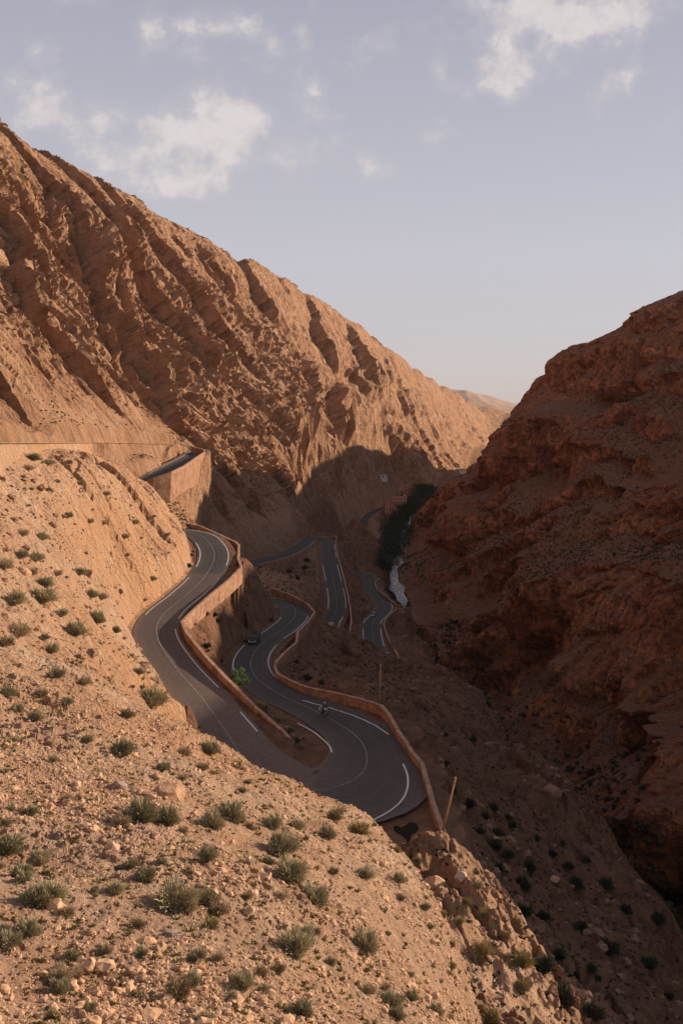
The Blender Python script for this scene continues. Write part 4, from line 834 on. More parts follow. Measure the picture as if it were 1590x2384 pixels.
for (u, v, r_, kind, lab) in SPOTS:
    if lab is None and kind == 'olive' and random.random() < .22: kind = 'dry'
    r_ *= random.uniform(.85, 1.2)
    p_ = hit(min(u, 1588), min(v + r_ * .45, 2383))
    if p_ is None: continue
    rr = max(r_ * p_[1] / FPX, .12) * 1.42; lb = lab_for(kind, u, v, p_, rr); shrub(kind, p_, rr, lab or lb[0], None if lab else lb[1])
ne = 0
while ne < 85:
    u, v = random.uniform(0, 1100), random.uniform(1080, 2384)
    p_ = hit(u, v)
    if p_ is None or not (p_[1] < 260 and p_[0] < np.interp(p_[1], [0, 27, 45, 70, 110, 172, 215, 250], [12, 5, 3, -5, -18, -34, -33, -44])): continue
    kd = 'dry' if random.random() < .45 else 'olive'; rr = random.uniform(.10, .30) * (1 + p_[1] / 160); shrub(kd, p_, rr, *lab_for(kd, u, v, p_, rr)); ne += 1
# the countless small scrub far off: one mass of tufts
def tufts(name, pos, size, m, nb=9):
    n = len(pos); d_ = rng.normal(size=(n, nb, 3)); d_[..., 2] = np.abs(d_[..., 2]) + .2; d_ /= np.linalg.norm(d_, axis=2)[..., None]; d_ *= rng.uniform(.6, 1.1, (n, nb, 1))
    s_ = np.cross(d_, rng.normal(size=(n, nb, 3))); s_ /= np.linalg.norm(s_, axis=2)[..., None] + 1e-6
    v = np.stack([d_ * .15 - s_ * .28, d_ * .15 + s_ * .28, d_ + s_ * .16, d_ - s_ * .16], 2) * size[:, None, None, None] + pos[:, None, None, :]
    f = np.arange(n * nb * 4).reshape(-1, 4); return tag(np_mesh(name, v.reshape(-1, 3), f, (m,)), kind='stuff')
pf = fbm(x, y, z, 45, 3, .6, 150)
slope_ok = np.ones_like(D, bool)
pos, rr_ = pick(mount & AZ & (GR > 150) & (GR < 1600) & (D > 2), 9000, sstep(-.3, .4, pf) + .05)
tufts('mountain_scrub', pos, rng.uniform(.25, .6, len(pos)) * (rr_ / 300) ** .5, M_DRK)['label'] = 'tiny dark scrub dotting the long tan mountain'
pos, rr_ = pick((cliff > .5) & AZ & (GR > 220) & (GR < 900), 9000, (sstep(-.2, .4, pf) + .05) * (1.02 - WALLM))
tufts('cliff_scrub', pos, rng.uniform(.3, .75, len(pos)) * (rr_ / 350) ** .5, M_DRK)['label'] = 'small dark scrub on the ledges of the red cliff'
pos, rr_ = pick((~mount) & (~(cliff > .5)) & (~hill) & AZ & (GR > 60) & (GR < 700) & (D > 2) & (GX < xrim + 3), 3500)
tufts('slope_scrub', pos, rng.uniform(.15, .42, len(pos)) * (rr_ / 150) ** .5, M_DRK)['label'] = 'low scrub between the shrubs on the shaded slope'
pos, rr_ = pick(hill & AZ & (GR > 12) & (GR < 260) & (D > 2), 2600)
tufts('dry_grass', pos, rng.uniform(.04, .13, len(pos)) * (rr_ / 30) ** .5, M_STR, 12)['label'] = 'thin dry grass between the stones of the sunlit slope'

# ------------------------------------------------------------------ boulders
def boulder(u, v, rpx, label, m, flatk=.75, seed=0):
    p_ = hit(u, v)
    if p_ is None: return
    r_ = rpx * p_[1] / FPX; bm = bmesh.new(); bmesh.ops.create_icosphere(bm, subdivisions=4, radius=1)
    co = np.array([q_.co[:] for q_ in bm.verts]); rs_ = np.random.default_rng(seed)
    for _ in range(11):                                            # split faces
        n_ = rs_.normal(size=3); n_ /= np.linalg.norm(n_); h_ = rs_.uniform(.62, .9); dd = co @ n_; co -= np.maximum(dd - h_, 0)[:, None] * n_
    co *= (1 + .16 * fbm(co[:, 0] + seed, co[:, 1], co[:, 2], .8, 4, .6, seed))[:, None]
    for q_, c in zip(bm.verts, co): q_.co = c
    o = bm_obj('boulder', bm, m); o.location = (p_[0], p_[1], p_[2] + r_ * .15); o.scale = (r_ * 1.15, r_, r_ * flatk); o.rotation_euler = (rs_.uniform(-.3, .3), rs_.uniform(-.3, .3), rs_.uniform(0, 6)); tag(o, label, 'boulder'); return o
M_B1 = mat('pale_orange_rock', (.42, .22, .12), (.60, .37, .23), .9, 1.6, .25, det=10); M_B2 = mat('grey_pink_rock', (.50, .36, .28), (.62, .48, .39), .9, 2, .2, det=10); M_B3 = mat('brown_rock', (.20, .105, .065), (.32, .18, .12), .9, .7, .3, det=10)
boulder(395, 1856, 42, 'pale orange boulder with holes beside the largest shrub', M_B1, .6, 1); boulder(277, 1832, 15, 'small whitish rock left of the largest shrub', M_B2, .9, 2)
boulder(56, 1335, 16, 'pinkish boulder high on the left slope below the slab', M_B1, .8, 3); boulder(10, 1440, 14, 'pale boulder at the left picture edge', M_B1, .8, 4)
boulder(400, 2176, 20, 'flat whitish rock in the bare earth below the big spreading shrub', M_B2, .35, 5); boulder(1012, 2062, 24, 'rounded sunlit boulder on the mound past the wall end', M_B1, .9, 6)
boulder(1072, 2046, 14, 'upright pale rock right of the rounded sunlit boulder', M_B2, 1.1, 7); boulder(1290, 2050, 13, 'tan block alone on the shaded slope', M_B1, .6, 8); boulder(1152, 1955, 14, 'orange slab of rock among dark shrubs below the wall end', M_B1, .5, 9)
boulder(1285, 1850, 20, 'great grey boulder wedged in the gorge bed', M_B3, .9, 10); boulder(1395, 2175, 16, 'brown rock jutting from the lower shaded slope', M_B3, .8, 11); boulder(145, 1690, 17, 'low tan rock in the scree at left', M_B1, .6, 12)
boulder(772, 1455, 9, 'red rock on top of the rib beside the straight road', M_B1, .8, 13)

# ------------------------------------------------------------------ village and river trees
M_MUD = mat('mud_brick', (.50, .26, .17), (.60, .34, .23), .95, .6, .1); M_ROOF = mat('pale_flat_roof', (.66, .52, .42), (.76, .62, .52), .95, .5); M_HOLE = mat('dark_opening', (.02, .015, .012), (.03, .02, .02), .6); M_WHITE = mat('whitewash', (.7, .68, .64), (.78, .76, .72), .8)
def box(bm, x0, x1, y0, y1, z0, z1):
    r = bmesh.ops.create_cube(bm, size=1); bmesh.ops.scale(bm, verts=r['verts'], vec=(x1 - x0, y1 - y0, z1 - z0)); bmesh.ops.translate(bm, verts=r['verts'], vec=((x0 + x1) / 2, (y0 + y1) / 2, (z0 + z1) / 2)); return r['verts']
def house(u, v, w, d, h, rz, label, wallm=None, storeys=2, tower=False):
    p_ = hit(u, v)
    if p_ is None: return
    o = empty('house', (p_[0], p_[1], p_[2] - .6), rz); tag(o, label, 'house', 'mud houses of the valley village')
    bm = bmesh.new(); box(bm, -w / 2, w / 2, -d / 2, d / 2, -4, h); bm_obj('wall', bm, wallm or M_MUD, o, bevel=.12)
    bm = bmesh.new(); box(bm, -w / 2 + .35, w / 2 - .35, -d / 2 + .35, d / 2 - .35, h - .3, h + .02); rf_ = bm_obj('roof', bm, M_ROOF, o)
    bm = bmesh.new(); t_ = .3
    for (a0, a1, b0, b1) in ((-w / 2 - .05, w / 2 + .05, -d / 2 - .05, -d / 2 + t_), (-w / 2 - .05, w / 2 + .05, d / 2 - t_, d / 2 + .05), (-w / 2 - .05, -w / 2 + t_, -d / 2 + t_ + .01, d / 2 - t_ - .01), (w / 2 - t_, w / 2 + .05, -d / 2 + t_ + .01, d / 2 - t_ - .01)): box(bm, a0, a1, b0, b1, h + .001, h + .75)
    bm_obj('parapet', bm, M_MUD, rf_)
    nw = max(2, int(w / 2.6)); hs = h / storeys
    for f_ in range(storeys):
        for k in range(nw):
            xc = -w / 2 + w * (k + .5) / nw
            if f_ == 0 and k == nw // 2:
                bm = bmesh.new(); box(bm, xc - .5, xc + .5, -d / 2 - .06, -d / 2 + .1, 0.6, 2.7); bm_obj('door', bm, M_HOLE, o)
            else:
                bm = bmesh.new(); box(bm, xc - .4, xc + .4, -d / 2 - .05, -d / 2 + .1, f_ * hs + 1.5, f_ * hs + 2.5); bm_obj('window', bm, M_HOLE, o)
    if tower:
        bm = bmesh.new(); box(bm, w / 2 - 3.2, w / 2 - .2, d / 2 - 3.4, d / 2 - .3, h - .2, h + 2.6); bm_obj('stair_tower', bm, M_MUD, o, bevel=.1)
    return o
house(907, 1188, 10, 8, 7, .15, 'near mud house with a pale flat roof at the foot of the village'); house(930, 1180, 13, 9, 9.5, -.1, 'tallest mud house of the village, right of the pale flat roof', None, 3, True)
house(920, 1194, 6, 5, 4, .3, 'small low house in front of the tallest mud house', None, 1); house(928, 1146, 12, 8, 5, .1, 'long low house above the village trees', None, 1); house(945, 1143, 8, 7, 6, -.2, 'square house right of the long low house', None, 2)
house(888, 1112, 12, 7, 3.5, 0, 'lone white roofed shed high on the slope behind the village', M_WHITE, 1); house(1066, 1096, 16, 8, 2.2, .2, 'white roofed building far up the valley, left of the red cliff', M_WHITE, 1)
M_TREE = mat_leaf('valley_tree_leaf', (.016, .026, .014), (.034, .050, .024), (.075, .085, .042), .22); M_TRK = mat('bark', (.10, .07, .05), (.16, .11, .08), .95, 4)
def crown(nf, w, h, seed, ls=.42):
    r_ = np.random.default_rng(seed); cl_n = 16; cc = r_.normal(size=(cl_n, 3)) * [w * .33, w * .33, h * .22] + [0, 0, h * .6]; cr_ = r_.uniform(.16, .3, cl_n) * w
    i = r_.integers(0, cl_n, nf); d_ = r_.normal(size=(nf, 3)); d_ /= np.linalg.norm(d_, axis=1)[:, None]; c = cc[i] + d_ * (cr_[i] * r_.uniform(.6, 1.1, nf))[:, None]
    a_ = r_.normal(size=(nf, 3)); a_ /= np.linalg.norm(a_, axis=1)[:, None]; b_ = np.cross(a_, r_.normal(size=(nf, 3))); b_ /= np.linalg.norm(b_, axis=1)[:, None]; s_ = ls * r_.uniform(.5, 1.2, nf)[:, None]
    v = np.stack([c - a_ * s_, c + b_ * s_ * .6, c + a_ * s_, c - b_ * s_ * .6], 1); v[..., 2] = np.maximum(v[..., 2], h * .12); return v
gv_, ng = [], 0
for _ in range(520):
    v = random.uniform(1138, 1296) if random.random() < .85 else random.uniform(1290, 1330)
    uc, uw = np.interp(v, [1130, 1165, 1210, 1250, 1300, 1330], [992, 972, 945, 925, 905, 893]), np.interp(v, [1130, 1165, 1210, 1250, 1300, 1330], [14, 26, 30, 26, 11, 5])
    p_ = hit(random.gauss(uc, uw * .62), v)
    if p_ is None or p_[1] < 480 or p_[1] > 1500 or p_[2] > -60: continue
    h_ = random.uniform(5, 11); cv3 = crown(130, h_ * random.uniform(.55, .85), h_, random.randrange(9999), .55); gv_.append(cv3 + np.array([p_[0], p_[1], p_[2] - .8])[None, None]); ng += 1
gv_ = np.concatenate(gv_).reshape(-1, 3)
tag(np_mesh('tree_grove', gv_, np.arange(len(gv_)).reshape(-1, 4), (M_TREE,)), 'dark grove of trees crowding the river below the village', kind='stuff')
def tree(u, v, h_, w_, label, seed):
    p_ = hit(u, v)
    if p_ is None: return
    o = empty('poplar_tree', (p_[0], p_[1], p_[2] - .3)); tag(o, label, 'tree', 'taller trees standing clear of the valley grove')
    bm = bmesh.new(); bmesh.ops.create_cone(bm, cap_ends=True, segments=8, radius1=.28, radius2=.06, depth=h_ * .9); bmesh.ops.translate(bm, verts=bm.verts, vec=(0, 0, h_ * .45)); bm_obj('trunk', bm, M_TRK, o)
    c = crown(420, w_, h_, seed, .45).reshape(-1, 3); np_mesh('crown', c, np.arange(len(c)).reshape(-1, 4), (M_TREE,), parent=o)
tree(940, 1172, 12, 5, 'dark poplar right beside the tallest mud house', 1); tree(985, 1165, 14, 7, 'tall dark tree at the top of the grove near the cliff foot', 2); tree(1003, 1150, 12, 7, 'rounded tree where the grove meets the cliff', 3)
tree(925, 1225, 13, 6, 'dark tree in the middle of the grove above the river', 4); tree(905, 1262, 11, 6, 'lone dark tree on the left river bank', 5)

# fresh green fig growing over the wall
def fig(u, v, r_px):
    p_ = hit(u, v); r_ = r_px * p_[1] / FPX
    o = empty('fig_bush', (p_[0], p_[1], p_[2])); tag(o, 'fresh green leafy bush growing against the ochre wall above the bend', 'bush')
    c = crown(1600, r_ * 2.0, r_ * 2.2, 77, .16).reshape(-1, 3); np_mesh('foliage', c, np.arange(len(c)).reshape(-1, 4), (mat_leaf('fresh_leaf', (.09, .14, .05), (.16, .22, .08)),), parent=o)
    bm = bmesh.new(); bmesh.ops.create_cone(bm, cap_ends=True, segments=7, radius1=.09, radius2=.03, depth=r_); bmesh.ops.translate(bm, verts=bm.verts, vec=(0, 0, r_ * .5)); bm_obj('trunk', bm, M_TRK, o)
fig(560, 1602, 17)

# ------------------------------------------------------------------ poles, milestone, damp stain
M_WOOD = mat('pole_wood', (.30, .17, .09), (.42, .26, .15), .85, 5, .02)
def pole(base, top, r0, r1, label):
    b, t_ = Vector(base), Vector(top); d_ = t_ - b; ln = d_.length
    o = empty('wooden_pole', b); o.rotation_euler = d_.to_track_quat('Z', 'Y').to_euler(); tag(o, label, 'pole')
    bm = bmesh.new(); bmesh.ops.create_cone(bm, cap_ends=True, segments=14, radius1=r0, radius2=r1, depth=ln + .5); bmesh.ops.translate(bm, verts=bm.verts, vec=(0, 0, ln / 2 - .25)); bm_obj('shaft', bm, M_WOOD, o, True)
    bm = bmesh.new(); bmesh.ops.create_cone(bm, cap_ends=True, segments=14, radius1=r1 * 1.5, radius2=r1 * 1.1, depth=.14); bmesh.ops.translate(bm, verts=bm.verts, vec=(0, 0, ln + .07)); bm_obj('cap', bm, M_WOOD, o)
    bm = bmesh.new(); bmesh.ops.create_cone(bm, cap_ends=True, segments=14, radius1=r1 * 1.25, radius2=r1 * 1.25, depth=.08); bmesh.ops.translate(bm, verts=bm.verts, vec=(0, 0, ln - .45)); bm_obj('band', bm, mat('pole_band', (.16, .12, .09)), o)
b1 = np.array(P3(884, 1640, -41.9)); pole(b1, b1 + np.array([.12, 0, 5.75]), .13, .09, 'upright wooden pole standing by the wall on the middle road')
b2 = np.array(P3(1024, 1960, -41.2)); t2_ = PY(1059.5, 1813, b2[1] - .3); pole(b2, t2_, .14, .09, 'leaning wooden pole beside the low end of the wall')
pm = hit(547, 1272); ms = empty('milestone', (pm[0], pm[1], pm[2] - .05)); tag(ms, 'small white milestone by the wall at the upper bend', 'milestone')
bm = bmesh.new(); box(bm, -.28, .28, -.14, .14, 0, .75); bm_obj('stone', bm, M_WHITE, ms, bevel=.05); bm = bmesh.new(); box(bm, -.29, .29, -.15, .15, .755, .95); bm_obj('cap', bm, mat('faded_cap_paint', (.55, .42, .30)), ms, bevel=.05)
st2 = [(1085, 1100), (1110, 1092), (1130, 1105), (1160, 1092), (1190, 1070), (1225, 1082), (1240, 1110), (1225, 1135), (1195, 1150), (1192, 1172), (1200, 1190), (1225, 1195), (1240, 1212), (1230, 1235), (1200, 1240), (1178, 1228), (1170, 1205), (1165, 1180), (1140, 1155), (1112, 1140), (1092, 1125)]
sv = [P3(500 + a_ * .3827, 1500 + b_ * .3827, -41.2) for a_, b_ in st2]; sv = [(p_[0], p_[1], ground(p_[0], p_[1]) + .035) for p_ in sv]
bm = bmesh.new(); bm.faces.new([bm.verts.new(p_) for p_ in sv]); so_ = bm_obj('damp_patch', bm, mat('damp_earth', (.016, .011, .009), (.03, .02, .015), .95, 1.5, spec=.05)); tag(so_, kind='structure')

# ------------------------------------------------------------------ vehicles
def pbr(name, col, rough=.4, metal=0., coat=0.):
    m = bpy.data.materials.new(name); m.use_nodes = True; t = m.node_tree; b = t.nodes['Principled BSDF']; b.inputs['Roughness'].default_value = rough; b.inputs['Metallic'].default_value = metal; b.inputs['Coat Weight'].default_value = coat
    n = N(t, 'ShaderNodeTexNoise'); n.inputs['Scale'].default_value = 3; n.inputs['Detail'].default_value = 5; tc = N(t, 'ShaderNodeTexCoord'); t.links.new(tc.outputs['Object'], n.inputs['Vector'])
    t.links.new(mix_col(t, ramp(t, n.outputs[0], [(.4, 0.), (.7, 1.)]), col, tuple(c_ * .7 + .02 for c_ in col)), b.inputs['Base Color']); return m
M_GL = pbr('window_glass', (.02, .025, .03), .08, 0, .5); M_TY = pbr('tyre_rubber', (.02, .02, .02), .9); M_RIM = pbr('wheel_rim', (.45, .45, .46), .35, .8); M_LAMP = pbr('lamp_glass', (.75, .76, .74), .15); M_CHR = pbr('bright_metal', (.6, .6, .6), .25, .9); M_BLK = pbr('black_plastic', (.025, .025, .027), .6); M_RED = pbr('tail_lamp', (.4, .03, .02), .3)
def loft(secs):
    """secs: list of (x, [(y, z), ...]) cross sections along the length, closed loops of equal count"""
    bm = bmesh.new(); rings = [[bm.verts.new((x_, y_, z_)) for (y_, z_) in pr] for x_, pr in secs]
    for a, b in zip(rings[:-1], rings[1:]):
        for k in range(len(a)): bm.faces.new((a[k], a[(k + 1) % len(a)], b[(k + 1) % len(b)], b[k]))
    bm.faces.new(rings[0]); bm.faces.new(rings[-1][::-1]); return bm
def wheel(parent, x_, y_, r_, w_):
    e_ = bmesh.new(); bmesh.ops.create_cone(e_, cap_ends=True, segments=24, radius1=r_, radius2=r_, depth=w_, matrix=Matrix.Rotation(math.pi / 2, 4, 'X')); bmesh.ops.translate(e_, verts=e_.verts, vec=(x_, y_, r_))
    wh = bm_obj('wheel', e_, M_TY, parent, bevel=.03)
    e_ = bmesh.new(); bmesh.ops.create_cone(e_, cap_ends=True, segments=20, radius1=r_ * .6, radius2=r_ * .5, depth=.04, matrix=Matrix.Rotation(math.pi / 2 * (-1 if y_ < 0 else 1), 4, 'X')); bmesh.ops.translate(e_, verts=e_.verts, vec=(x_, y_ + (w_ / 2 + .02) * (1 if y_ > 0 else -1), r_)); bm_obj('rim', e_, M_RIM, wh)
def car(name, loc, fwd, slope, Ln, Wd, H, paint, label, cat, boxy=True, load=False, roofc=None):
    o = empty(name, loc); ang = math.atan2(fwd[1], fwd[0]); o.rotation_euler = (0, -math.atan(slope), ang); tag(o, label, cat)
    hw, bz, bel = Wd / 2, .38 if boxy else .26, H * .56
    def pr(w_, z0, z1, c=.08): return [(-w_, z0 + c), (-w_ + c, z0), (w_ - c, z0), (w_, z0 + c), (w_, z1 - c), (w_ - c * 1.3, z1), (-w_ + c * 1.3, z1), (-w_, z1 - c)]
    hood = bel - (.06 if boxy else .14)
    f_, r_ = Ln / 2, -Ln / 2
    bm_obj('body', loft([(r_, pr(hw * .94, bz + .1, bel - .05)), (r_ + .12, pr(hw, bz, bel)), (f_ - 1.5, pr(hw, bz, bel)), (f_ - 1.35, pr(hw * .99, bz, bel - .02)), (f_ - .25, pr(hw * .95, bz, hood - .04)), (f_, pr(hw * .88, bz + .12, hood - .22))]), paint, o, bevel=.015)
    rw = hw * (.86 if boxy else .74); x0, x1, x2, x3 = r_ + (.12 if boxy else .35), r_ + (.35 if boxy else .95), f_ - (2.05 if boxy else 2.2), f_ - (1.45 if boxy else 1.25)
    cb = loft([(x0, pr(hw * .96, bel - .02, bel + .05, .01)), (x1, pr(rw, bel - .02, H, .06)), (x2, pr(rw, bel - .02, H - .02, .06)), (x3, pr(hw * .93, bel - .02, bel + .04, .01))]); bm_obj('cabin', cb, paint, o)
    hh = H - bel
    def quad(nm, pts, m, par=o, th=.02):
        bm = bmesh.new(); bm.faces.new([bm.verts.new(p_) for p_ in pts]); r2 = bmesh.ops.extrude_face_region(bm, geom=bm.faces[:]); n_ = (Vector(pts[1]) - Vector(pts[0])).cross(Vector(pts[2]) - Vector(pts[0])).normalized() * th
        bmesh.ops.translate(bm, verts=[g for g in r2['geom'] if isinstance(g, bmesh.types.BMVert)], vec=n_); return bm_obj(nm, bm, m, par)
    l_ = lambda a, b, t_: a + (b - a) * t_
    quad('windscreen', [(l_(x3, x2, .15), -l_(hw * .93, rw, .15) * .9, bel + .15 * hh + .02), (l_(x3, x2, .15), l_(hw * .93, rw, .15) * .9, bel + .15 * hh + .02), (l_(x3, x2, .85), l_(hw * .93, rw, .85) * .88, bel + .85 * hh + .02), (l_(x3, x2, .85), -l_(hw * .93, rw, .85) * .88, bel + .85 * hh + .02)], M_GL, th=.03)
    for s_ in (-1, 1):
        n_w = 3 if boxy else 2
        for k in range(n_w):
            xa, xb = l_(x1, x2, k / n_w) + .06, l_(x1, x2, (k + 1) / n_w) - .06; y0 = s_ * (rw + .006)
            quad('side_window', [(xa, y0, bel + .12), (xb, y0, bel + .12), (xb, y0, H - .14), (xa, y0, H - .14)][::s_], M_GL, th=-.015)
        bm = bmesh.new(); bmesh.ops.create_cone(bm, cap_ends=True, segments=16, radius1=.11, radius2=.09, depth=.05, matrix=Matrix.Rotation(math.pi / 2, 4, 'Y')); bmesh.ops.translate(bm, verts=bm.verts, vec=(f_ + .01, s_ * hw * .68, hood - .33)); bm_obj('headlight', bm, M_LAMP, o)
        bm = bmesh.new(); box(bm, x3 - .25, x3 - .1, s_ * (hw + .02) - .09, s_ * (hw + .02) + .09, bel + .05, bel + .22); bm_obj('mirror', bm, M_BLK, o, bevel=.02)
        bm = bmesh.new(); box(bm, r_ - .02, r_ + .03, s_ * hw * .8 - .07, s_ * hw * .8 + .07, bel - .35, bel - .12); bm_obj('tail_light', bm, M_RED, o)
        for wx in (f_ - .82, r_ + .85): wheel(o, wx, s_ * (hw - .09), .38 if boxy else .31, .22)
    bm = bmesh.new(); box(bm, f_ + .0, f_ + .14, -hw * .95, hw * .95, bz + .02, bz + .22); bp_ = bm_obj('bumper', bm, M_CHR if boxy else M_BLK, o, bevel=.03)
    bm = bmesh.new(); box(bm, f_ + .141, f_ + .15, -.26, .26, bz + .07, bz + .18); bm_obj('number_plate', bm, M_WHITE, bp_)
    bm = bmesh.new(); box(bm, f_ - .02, f_ + .02, -hw * .5, hw * .5, hood - .42, hood - .26); bm_obj('grille', bm, M_BLK, o)
    if load:
        bm = bmesh.new()
        for s_ in (-1, 1): box(bm, x1, x2, s_ * rw * .9 - .02, s_ * rw * .9 + .02, H + .06, H + .10)
        for k in range(6): xx = l_(x1, x2, k / 5); box(bm, xx - .02, xx + .02, -rw * .88, rw * .88, H + .03, H + .055)
        bm_obj('roof_rack', bm, M_BLK, o)
        bm = bmesh.new(); box(bm, l_(x1, x2, .55), l_(x1, x2, .88), -.35, .42, H + .11, H + .38); rb = bm_obj('case', bm, M_BLK, None, bevel=.03); return o, rb
    return o
def road_at(u, v, Z, off):
    i = int(np.argmin((ROAD[:, 0] - P3(u, v, Z)[0]) ** 2 + (ROAD[:, 1] - P3(u, v, Z)[1]) ** 2 + 9 * (ROAD[:, 2] - Z) ** 2)); tt = tan[i]; g = (ROAD[min(i + 3, len(ROAD) - 1), 2] - ROAD[i - 3, 2]) / 6.0
    return (ROAD[i, 0] + NOR[i, 0] * off, ROAD[i, 1] + NOR[i, 1] * off, ROAD[i, 2] + .02), tt, g
pos_, tt, g = road_at(605, 1499, -46, -1.8)
suv, rb = car('off_road_car', pos_, -tt, -g, 4.7, 1.85, 1.95, pbr('dark_green_paint', (.010, .016, .015), .5), 'dark green boxy off-road car driving up past the rock face', 'car', True, True)
rb.name = 'luggage_case'; rb.location = suv.location; rb.rotation_euler = suv.rotation_euler; tag(rb, 'grey luggage case strapped on the roof of the dark off-road car', 'luggage')
pos_, tt, g = road_at(872, 1434, -76.9, -1.7)
car('small_car', pos_, -tt, -g, 4.1, 1.72, 1.5, pbr('silver_grey_paint', (.20, .21, .22), .3, .5, .5), 'small grey car with a bright bonnet on the lowest road above the river', 'car', False)

# motorcycle and rider
def skin_obj(name, joints, edges, radii, m, parent=None, sub=2):
    me = bpy.data.meshes.new(name); me.from_pydata(joints, edges, []); o = bpy.data.objects.new(name, me); C.objects.link(o)
    md = o.modifiers.new('skin', 'SKIN'); md.use_smooth_shade = True
    for i, r_ in enumerate(radii): o.data.skin_vertices[0].data[i].radius = (r_, r_) if not isinstance(r_, tuple) else r_
    o.data.skin_vertices[0].data[0].use_root = True
    ss = o.modifiers.new('sub', 'SUBSURF'); ss.levels = sub; ss.render_levels = sub; me.materials.append(m)
    if parent: o.parent = parent
    return o
pos_, tt, g = road_at(745, 1668, -42.4, .0)
mc = empty('motorcycle', pos_); hdg = math.atan2(-tt[1], -tt[0]); mc.rotation_euler = (math.radians(-7), math.atan(g), hdg); tag(mc, 'touring motorcycle with pale fairing and side cases on the middle road', 'motorcycle')
def mwheel(x_, nm='wheel'):
    bm = bmesh.new(); r_, w_ = .32, .07
    ring = [[bm.verts.new((x_ + math.cos(a) * (r_ + w_ * math.cos(b)) , w_ * math.sin(b), r_ + w_ * .9 + math.sin(a) * (r_ + w_ * math.cos(b)))) for b in np.linspace(0, 2 * math.pi, 9)[:-1]] for a in np.linspace(0, 2 * math.pi, 29)[:-1]]
    for i in range(28):
        for j in range(8): bm.faces.new((ring[i][j], ring[i][(j + 1) % 8], ring[(i + 1) % 28][(j + 1) % 8], ring[(i + 1) % 28][j]))
    w = bm_obj('wheel', bm, M_TY, mc, True); bm = bmesh.new()
    for k in range(8):
        a = k * math.pi / 4; c_ = Matrix.Translation((x_, 0, r_ + w_ * .9)) @ Matrix.Rotation(a, 4, 'Y'); v_ = box(bm, 0, r_, -.012, .012, -.012, .012); bmesh.ops.transform(bm, matrix=c_, verts=v_)
    bm_obj('rim', bm, M_CHR, w)
mwheel(.76); mwheel(-.76)
M_PALE = pbr('pale_fairing_paint', (.55, .54, .50), .35, 0, .4); M_ENG = pbr('engine_metal', (.14, .14, .15), .45, .7)
def part(nm, fn, m, bev=.02, par=None):
    bm = bmesh.new(); fn(bm); return bm_obj(nm, bm, m, par or mc, bevel=bev)
part('engine', lambda b: (box(b, -.22, .25, -.2, .2, .3, .68), box(b, -.05, .12, -.36, .36, .38, .52)), M_ENG)
part('fuel_tank', lambda b: bmesh.ops.create_uvsphere(b, u_segments=16, v_segments=10, radius=1, matrix=Matrix.Translation((.2, 0, .9)) @ Matrix.Diagonal((.34, .2, .2, 1))), M_PALE, 0)
part('seat', lambda b: box(b, -.75, -.02, -.16, .16, .80, .90), M_BLK, .04)
part('tail_frame', lambda b: box(b, -.95, -.3, -.1, .1, .66, .79), M_ENG)
def tube(bm, a, b, r_):
    a, b = Vector(a), Vector(b); d_ = b - a; bmesh.ops.create_cone(bm, cap_ends=True, segments=10, radius1=r_, radius2=r_, depth=d_.length, matrix=Matrix.Translation((a + b) / 2) @ d_.to_track_quat('Z', 'Y').to_matrix().to_4x4())
part('fork', lambda b: (tube(b, (.78, .11, .36), (.48, .11, 1.05), .028), tube(b, (.78, -.11, .36), (.48, -.11, 1.05), .028)), M_CHR, 0)
part('handlebar', lambda b: (tube(b, (.46, -.42, 1.16), (.46, .42, 1.16), .018), tube(b, (.5, 0, 1.0), (.46, 0, 1.16), .03)), M_BLK, 0)
part('fairing', lambda b: box(b, .5, .78, -.16, .16, .86, 1.08), M_PALE, .06)
part('windscreen', lambda b: bmesh.ops.transform(b, verts=box(b, -.01, .01, -.17, .17, 0, .34), matrix=Matrix.Translation((.66, 0, 1.07)) @ Matrix.Rotation(-.45, 4, 'Y')), M_GL, 0)
part('headlight', lambda b: box(b, .781, .81, -.09, .09, .9, 1.0), M_LAMP, .01)
part('mudguard', lambda b: box(b, .55, 1.1, -.08, .08, .80, .83), M_PALE, .01)
part('exhaust', lambda b: tube(b, (-.1, -.22, .35), (-.95, -.24, .62), .05), M_CHR, 0)
for s_ in (-1, 1): part('side_case', lambda b: box(b, -.98, -.5, s_ * .36 - .12, s_ * .36 + .12, .52, .9), M_PALE, .03)
part('top_case', lambda b: box(b, -1.12, -.74, -.2, .2, .93, 1.2), M_PALE, .05)
rd = empty('person', mc.location); rd.rotation_euler = mc.rotation_euler; tag(rd, 'motorcycle rider in white helmet, black jacket and teal top, hands on the handlebar', 'person')
M_JK = mat('black_jacket', (.02, .02, .022), (.035, .035, .038), .8, 6); M_TEAL = mat('teal_top', (.02, .12, .11), (.03, .16, .14), .8, 6); M_TR = mat('dark_trousers', (.028, .03, .034), (.045, .047, .05), .85, 6); M_SK = mat('skin', (.45, .26, .18), (.5, .3, .21), .6, 8); M_HEL = pbr('white_helmet', (.75, .74, .72), .3, 0, .5)
J = [(-.28, 0, .95), (-.24, 0, 1.12), (-.17, 0, 1.32), (-.12, 0, 1.48), (-.09, 0, 1.57), (-.06, 0, 1.70),
     (-.13, .19, 1.44), (.10, .34, 1.24), (.40, .38, 1.18), (-.13, -.19, 1.44), (.10, -.34, 1.24), (.40, -.38, 1.18),
     (-.22, .13, .93), (.16, .26, .86), (-.02, .27, .42), (.14, .28, .34), (-.22, -.13, .93), (.16, -.26, .86), (-.02, -.27, .42), (.14, -.28, .34)]
E = [(0, 1), (1, 2), (2, 3), (3, 4), (4, 5), (3, 6), (6, 7), (7, 8), (3, 9), (9, 10), (10, 11), (0, 12), (12, 13), (13, 14), (14, 15), (0, 16), (16, 17), (17, 18), (18, 19)]
